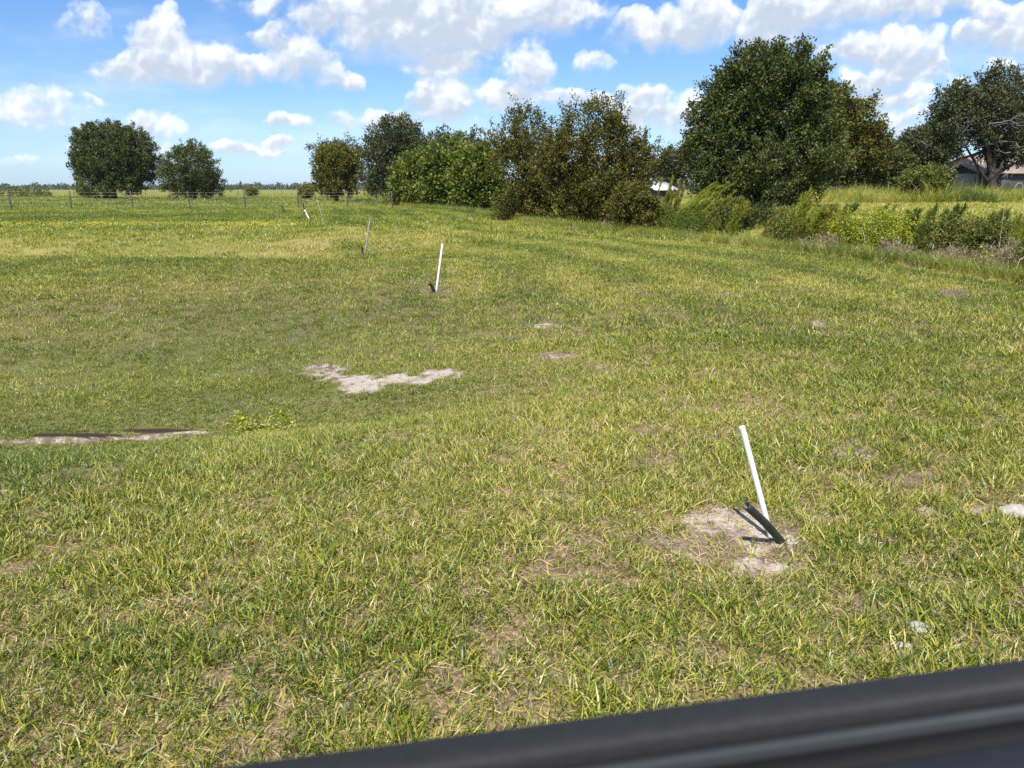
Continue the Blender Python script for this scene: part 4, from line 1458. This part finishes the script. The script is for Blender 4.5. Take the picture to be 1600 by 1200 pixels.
rod([(566.5, 396), (566, 390), (565.5, 385)], 0.032, g.y - 0.03, 0, M['poly'], g, 'hose_tube', r, 0.2)
r, g = pipe_thing('thin_stake', 'very thin grey stake leaning left above a small bare patch', 'stake', (507, 353))
rod([(507, 354), (502, 335), (496, 313)], 0.013, g.y, 0.0, M['pvc_grey'], g, 'stake_rod', r)
r, g = pipe_thing('curved_pipe', 'curved black pipe with a white lower half near the fence', 'pipe', (484, 344))
rod([(484, 345), (478, 333), (474.5, 325), (474, 317)], 0.030, g.y, 0.0, M['poly'], g, 'pipe_tube', r, 0.2)
rod([(483.6, 343.5), (481, 338), (478, 332.5)], 0.038, g.y - 0.01, 0.0, M['pvc'], g, 'white_sleeve', r, 0.1, bury=0)
rod([(477.4, 331), (476.6, 329), (476, 327.5)], 0.038, g.y - 0.01, 0.0, M['pvc'], g, 'white_sleeve', r, 0.1, bury=0)
r, g = pipe_thing('black_hose', 'leaning dark pipe stub farthest along the row by the fence', 'hose', (446, 334))
rod([(446.5, 334), (443, 327), (439, 321)], 0.045, g.y, 0.0, M['poly'], g, 'hose_tube', r, 0.2)


# ------------------------------------------------------------------ pale clods of dug sand
def clod(label, px, py, w_px, flat, seed):
    g = at(px, py)
    r = w_px / F * math.hypot(g.length, CH) * 0.5
    rng = np.random.default_rng(seed)
    import bmesh
    bm = bmesh.new()
    bmesh.ops.create_icosphere(bm, subdivisions=4, radius=1)
    for v in bm.verts:
        p = v.co
        d = 0.45 + 1.1 * float(fbm(np.array(p.x * 1.7 + p.z * 0.7 + seed), np.array(p.y * 1.7 - p.z * 0.9 + 9), 4, 0.6))
        v.co = Vector((p.x * d * r, p.y * d * r * 0.8, p.z * d * r * flat))
    me = bpy.data.meshes.new('sand_clod')
    bm.to_mesh(me)
    bm.free()
    smooth_all(me)
    o = obj('sand_clod', me, M['clod'], None, (g.x, g.y, g.z + r * flat * -0.05))
    tag(o, label, 'clod', 'pale clods of dug sand')


clod('pale grey clod of sand nearest the vehicle door', 1437, 985, 30, 0.75, 3)
clod('flat whitish clod at the right edge of the grass', 1590, 803, 44, 0.45, 8)
clod('crumbled pale clod left of and below the nearest one', 1408, 1010, 24, 0.5, 14)

# crumbs of soil and bits of root on the bare places near the camera: stuff
ico = []
for k in range(4):
    g = np.random.default_rng(800 + k)
    ph = (1 + 5 ** 0.5) / 2
    v = np.array([(-1, ph, 0), (1, ph, 0), (-1, -ph, 0), (1, -ph, 0), (0, -1, ph), (0, 1, ph), (0, -1, -ph), (0, 1, -ph), (ph, 0, -1), (ph, 0, 1), (-ph, 0, -1), (-ph, 0, 1)]) / 1.9
    v = v * g.uniform(0.6, 1.25, (12, 1)) * np.array([1, 0.85, 0.65])
    t = np.array([(0, 11, 5), (0, 5, 1), (0, 1, 7), (0, 7, 10), (0, 10, 11), (1, 5, 9), (5, 11, 4), (11, 10, 2), (10, 7, 6), (7, 1, 8), (3, 9, 4), (3, 4, 2), (3, 2, 6), (3, 6, 8), (3, 8, 9), (4, 9, 5), (2, 4, 11), (6, 2, 10), (8, 6, 7), (9, 8, 1)])
    ico.append((v, t))
x, y = scatter_sector(60000, 1.5, 9, 0.8)
b, s_, d, l = cover_masks(x, y)
k = RNG.random(len(x)) < 0.75 * sstep(0.35, 0.9, b)
x, y, s_ = x[k], y[k], s_[k]
n = len(x)
print('crumbs', n)
M['crumb'] = leaf_material('soil_crumbs', [(0, (0.10, 0.065, 0.045)), (.5, (0.26, 0.20, 0.155)), (1, (0.46, 0.41, 0.36))], 0.0, 0.95, 0.1, True)
instanced_stuff('soil_crumbs', M['crumb'], ico, np.stack([x, y, H(x, y)], 1), RNG.uniform(0, 6.28, (n, 3)), 0.0025 + 0.011 * RNG.random(n) ** 4, RNG.integers(0, 4, n), np.clip(0.2 + 0.6 * s_ + RNG.normal(0, .2, n), 0, 1), 'crumbs of soil and sand on the bare patches')

# ------------------------------------------------------------------ the vehicle door under the camera
SD = Vector((0.446, 0.0872, 0)).normalized()
SN = Vector((SD.y, -SD.x, 0))
A0 = Vector((-0.134, 0.3203, 0)) - SN * 0.0055
vd = thing('vehicle_door', 'black window sill of the vehicle door at the lower right', 'vehicle door', (A0.x, A0.y, 0))
vd.rotation_euler.z = math.atan2(SD.y, SD.x)
ZS = CH - 0.28


def sill(name, prof, mat, s0=-0.55, s1=1.0):
    """profile in (towards the cabin, height below the sill); local -y points into the cabin"""
    n = len(prof)
    v = np.array([(s, -a, ZS + z) for s in (s0, s1) for a, z in prof], float)
    q = np.array([(k, (k + 1) % n, n + (k + 1) % n, n + k) for k in range(n)])
    t = np.array([(0, k, k + 1) for k in range(1, n - 1)] + [(n, n + k + 1, n + k) for k in range(1, n - 1)])
    o = geo_obj(name, [(v, t, q)], mat, vd, False)
    return o


sill('outer_trim', [(0.0, -0.06), (-0.002, -0.006), (0.0005, -0.0018), (0.004, 0.0), (0.017, 0.0006), (0.0215, -0.0004), (0.0245, -0.003), (0.0255, -0.02), (0.0255, -0.06)], M['rubber'])
sill('weather_seal', [(0.0258, -0.06), (0.0258, -0.009), (0.028, -0.008), (0.0302, -0.009), (0.0302, -0.06)], M['seal'])
sill('inner_trim', [(0.0305, -0.06), (0.0305, -0.0075), (0.033, -0.0040), (0.0368, -0.0036), (0.0385, -0.005), (0.0392, -0.012), (0.0392, -0.06)], M['trim_grey'])
sill('inner_seal', [(0.0395, -0.06), (0.0395, -0.010), (0.054, -0.011), (0.054, -0.06)], M['seal'])
sill('door_panel', [(0.0545, -0.9), (0.0545, -0.010), (0.058, -0.0075), (0.085, -0.011), (0.14, -0.05), (0.15, -0.10), (0.15, -0.9)], M['door_skin'])
sill('door_skin', [(-0.003, -0.9), (-0.07, -0.9), (-0.08, -0.45), (-0.055, -0.12), (-0.02, -0.04), (-0.0035, -0.035)], M['rubber'])
# ------------------------------------------------------------------ the summer haze over the pasture
hz = geo_obj('haze', [box_geo(-2700, 2700, -160, 5400, -3.0, 16.0)], None, None, False)
hm = bpy.data.materials.new('thin_summer_haze')
hm.use_nodes = True
HN = NT(hm.node_tree)
pv = HN.n('ShaderNodeVolumePrincipled')
pv.inputs['Color'].default_value = (0.86, 0.93, 1.0, 1)
pv.inputs['Density'].default_value = 0.00007
ho = HN.n('ShaderNodeOutputMaterial')
HN.put(ho.inputs['Volume'], pv.outputs[0])
hz.data.materials.append(hm)
hz['kind'] = 'stuff'
hz['label'] = 'thin pale summer haze over the pasture'
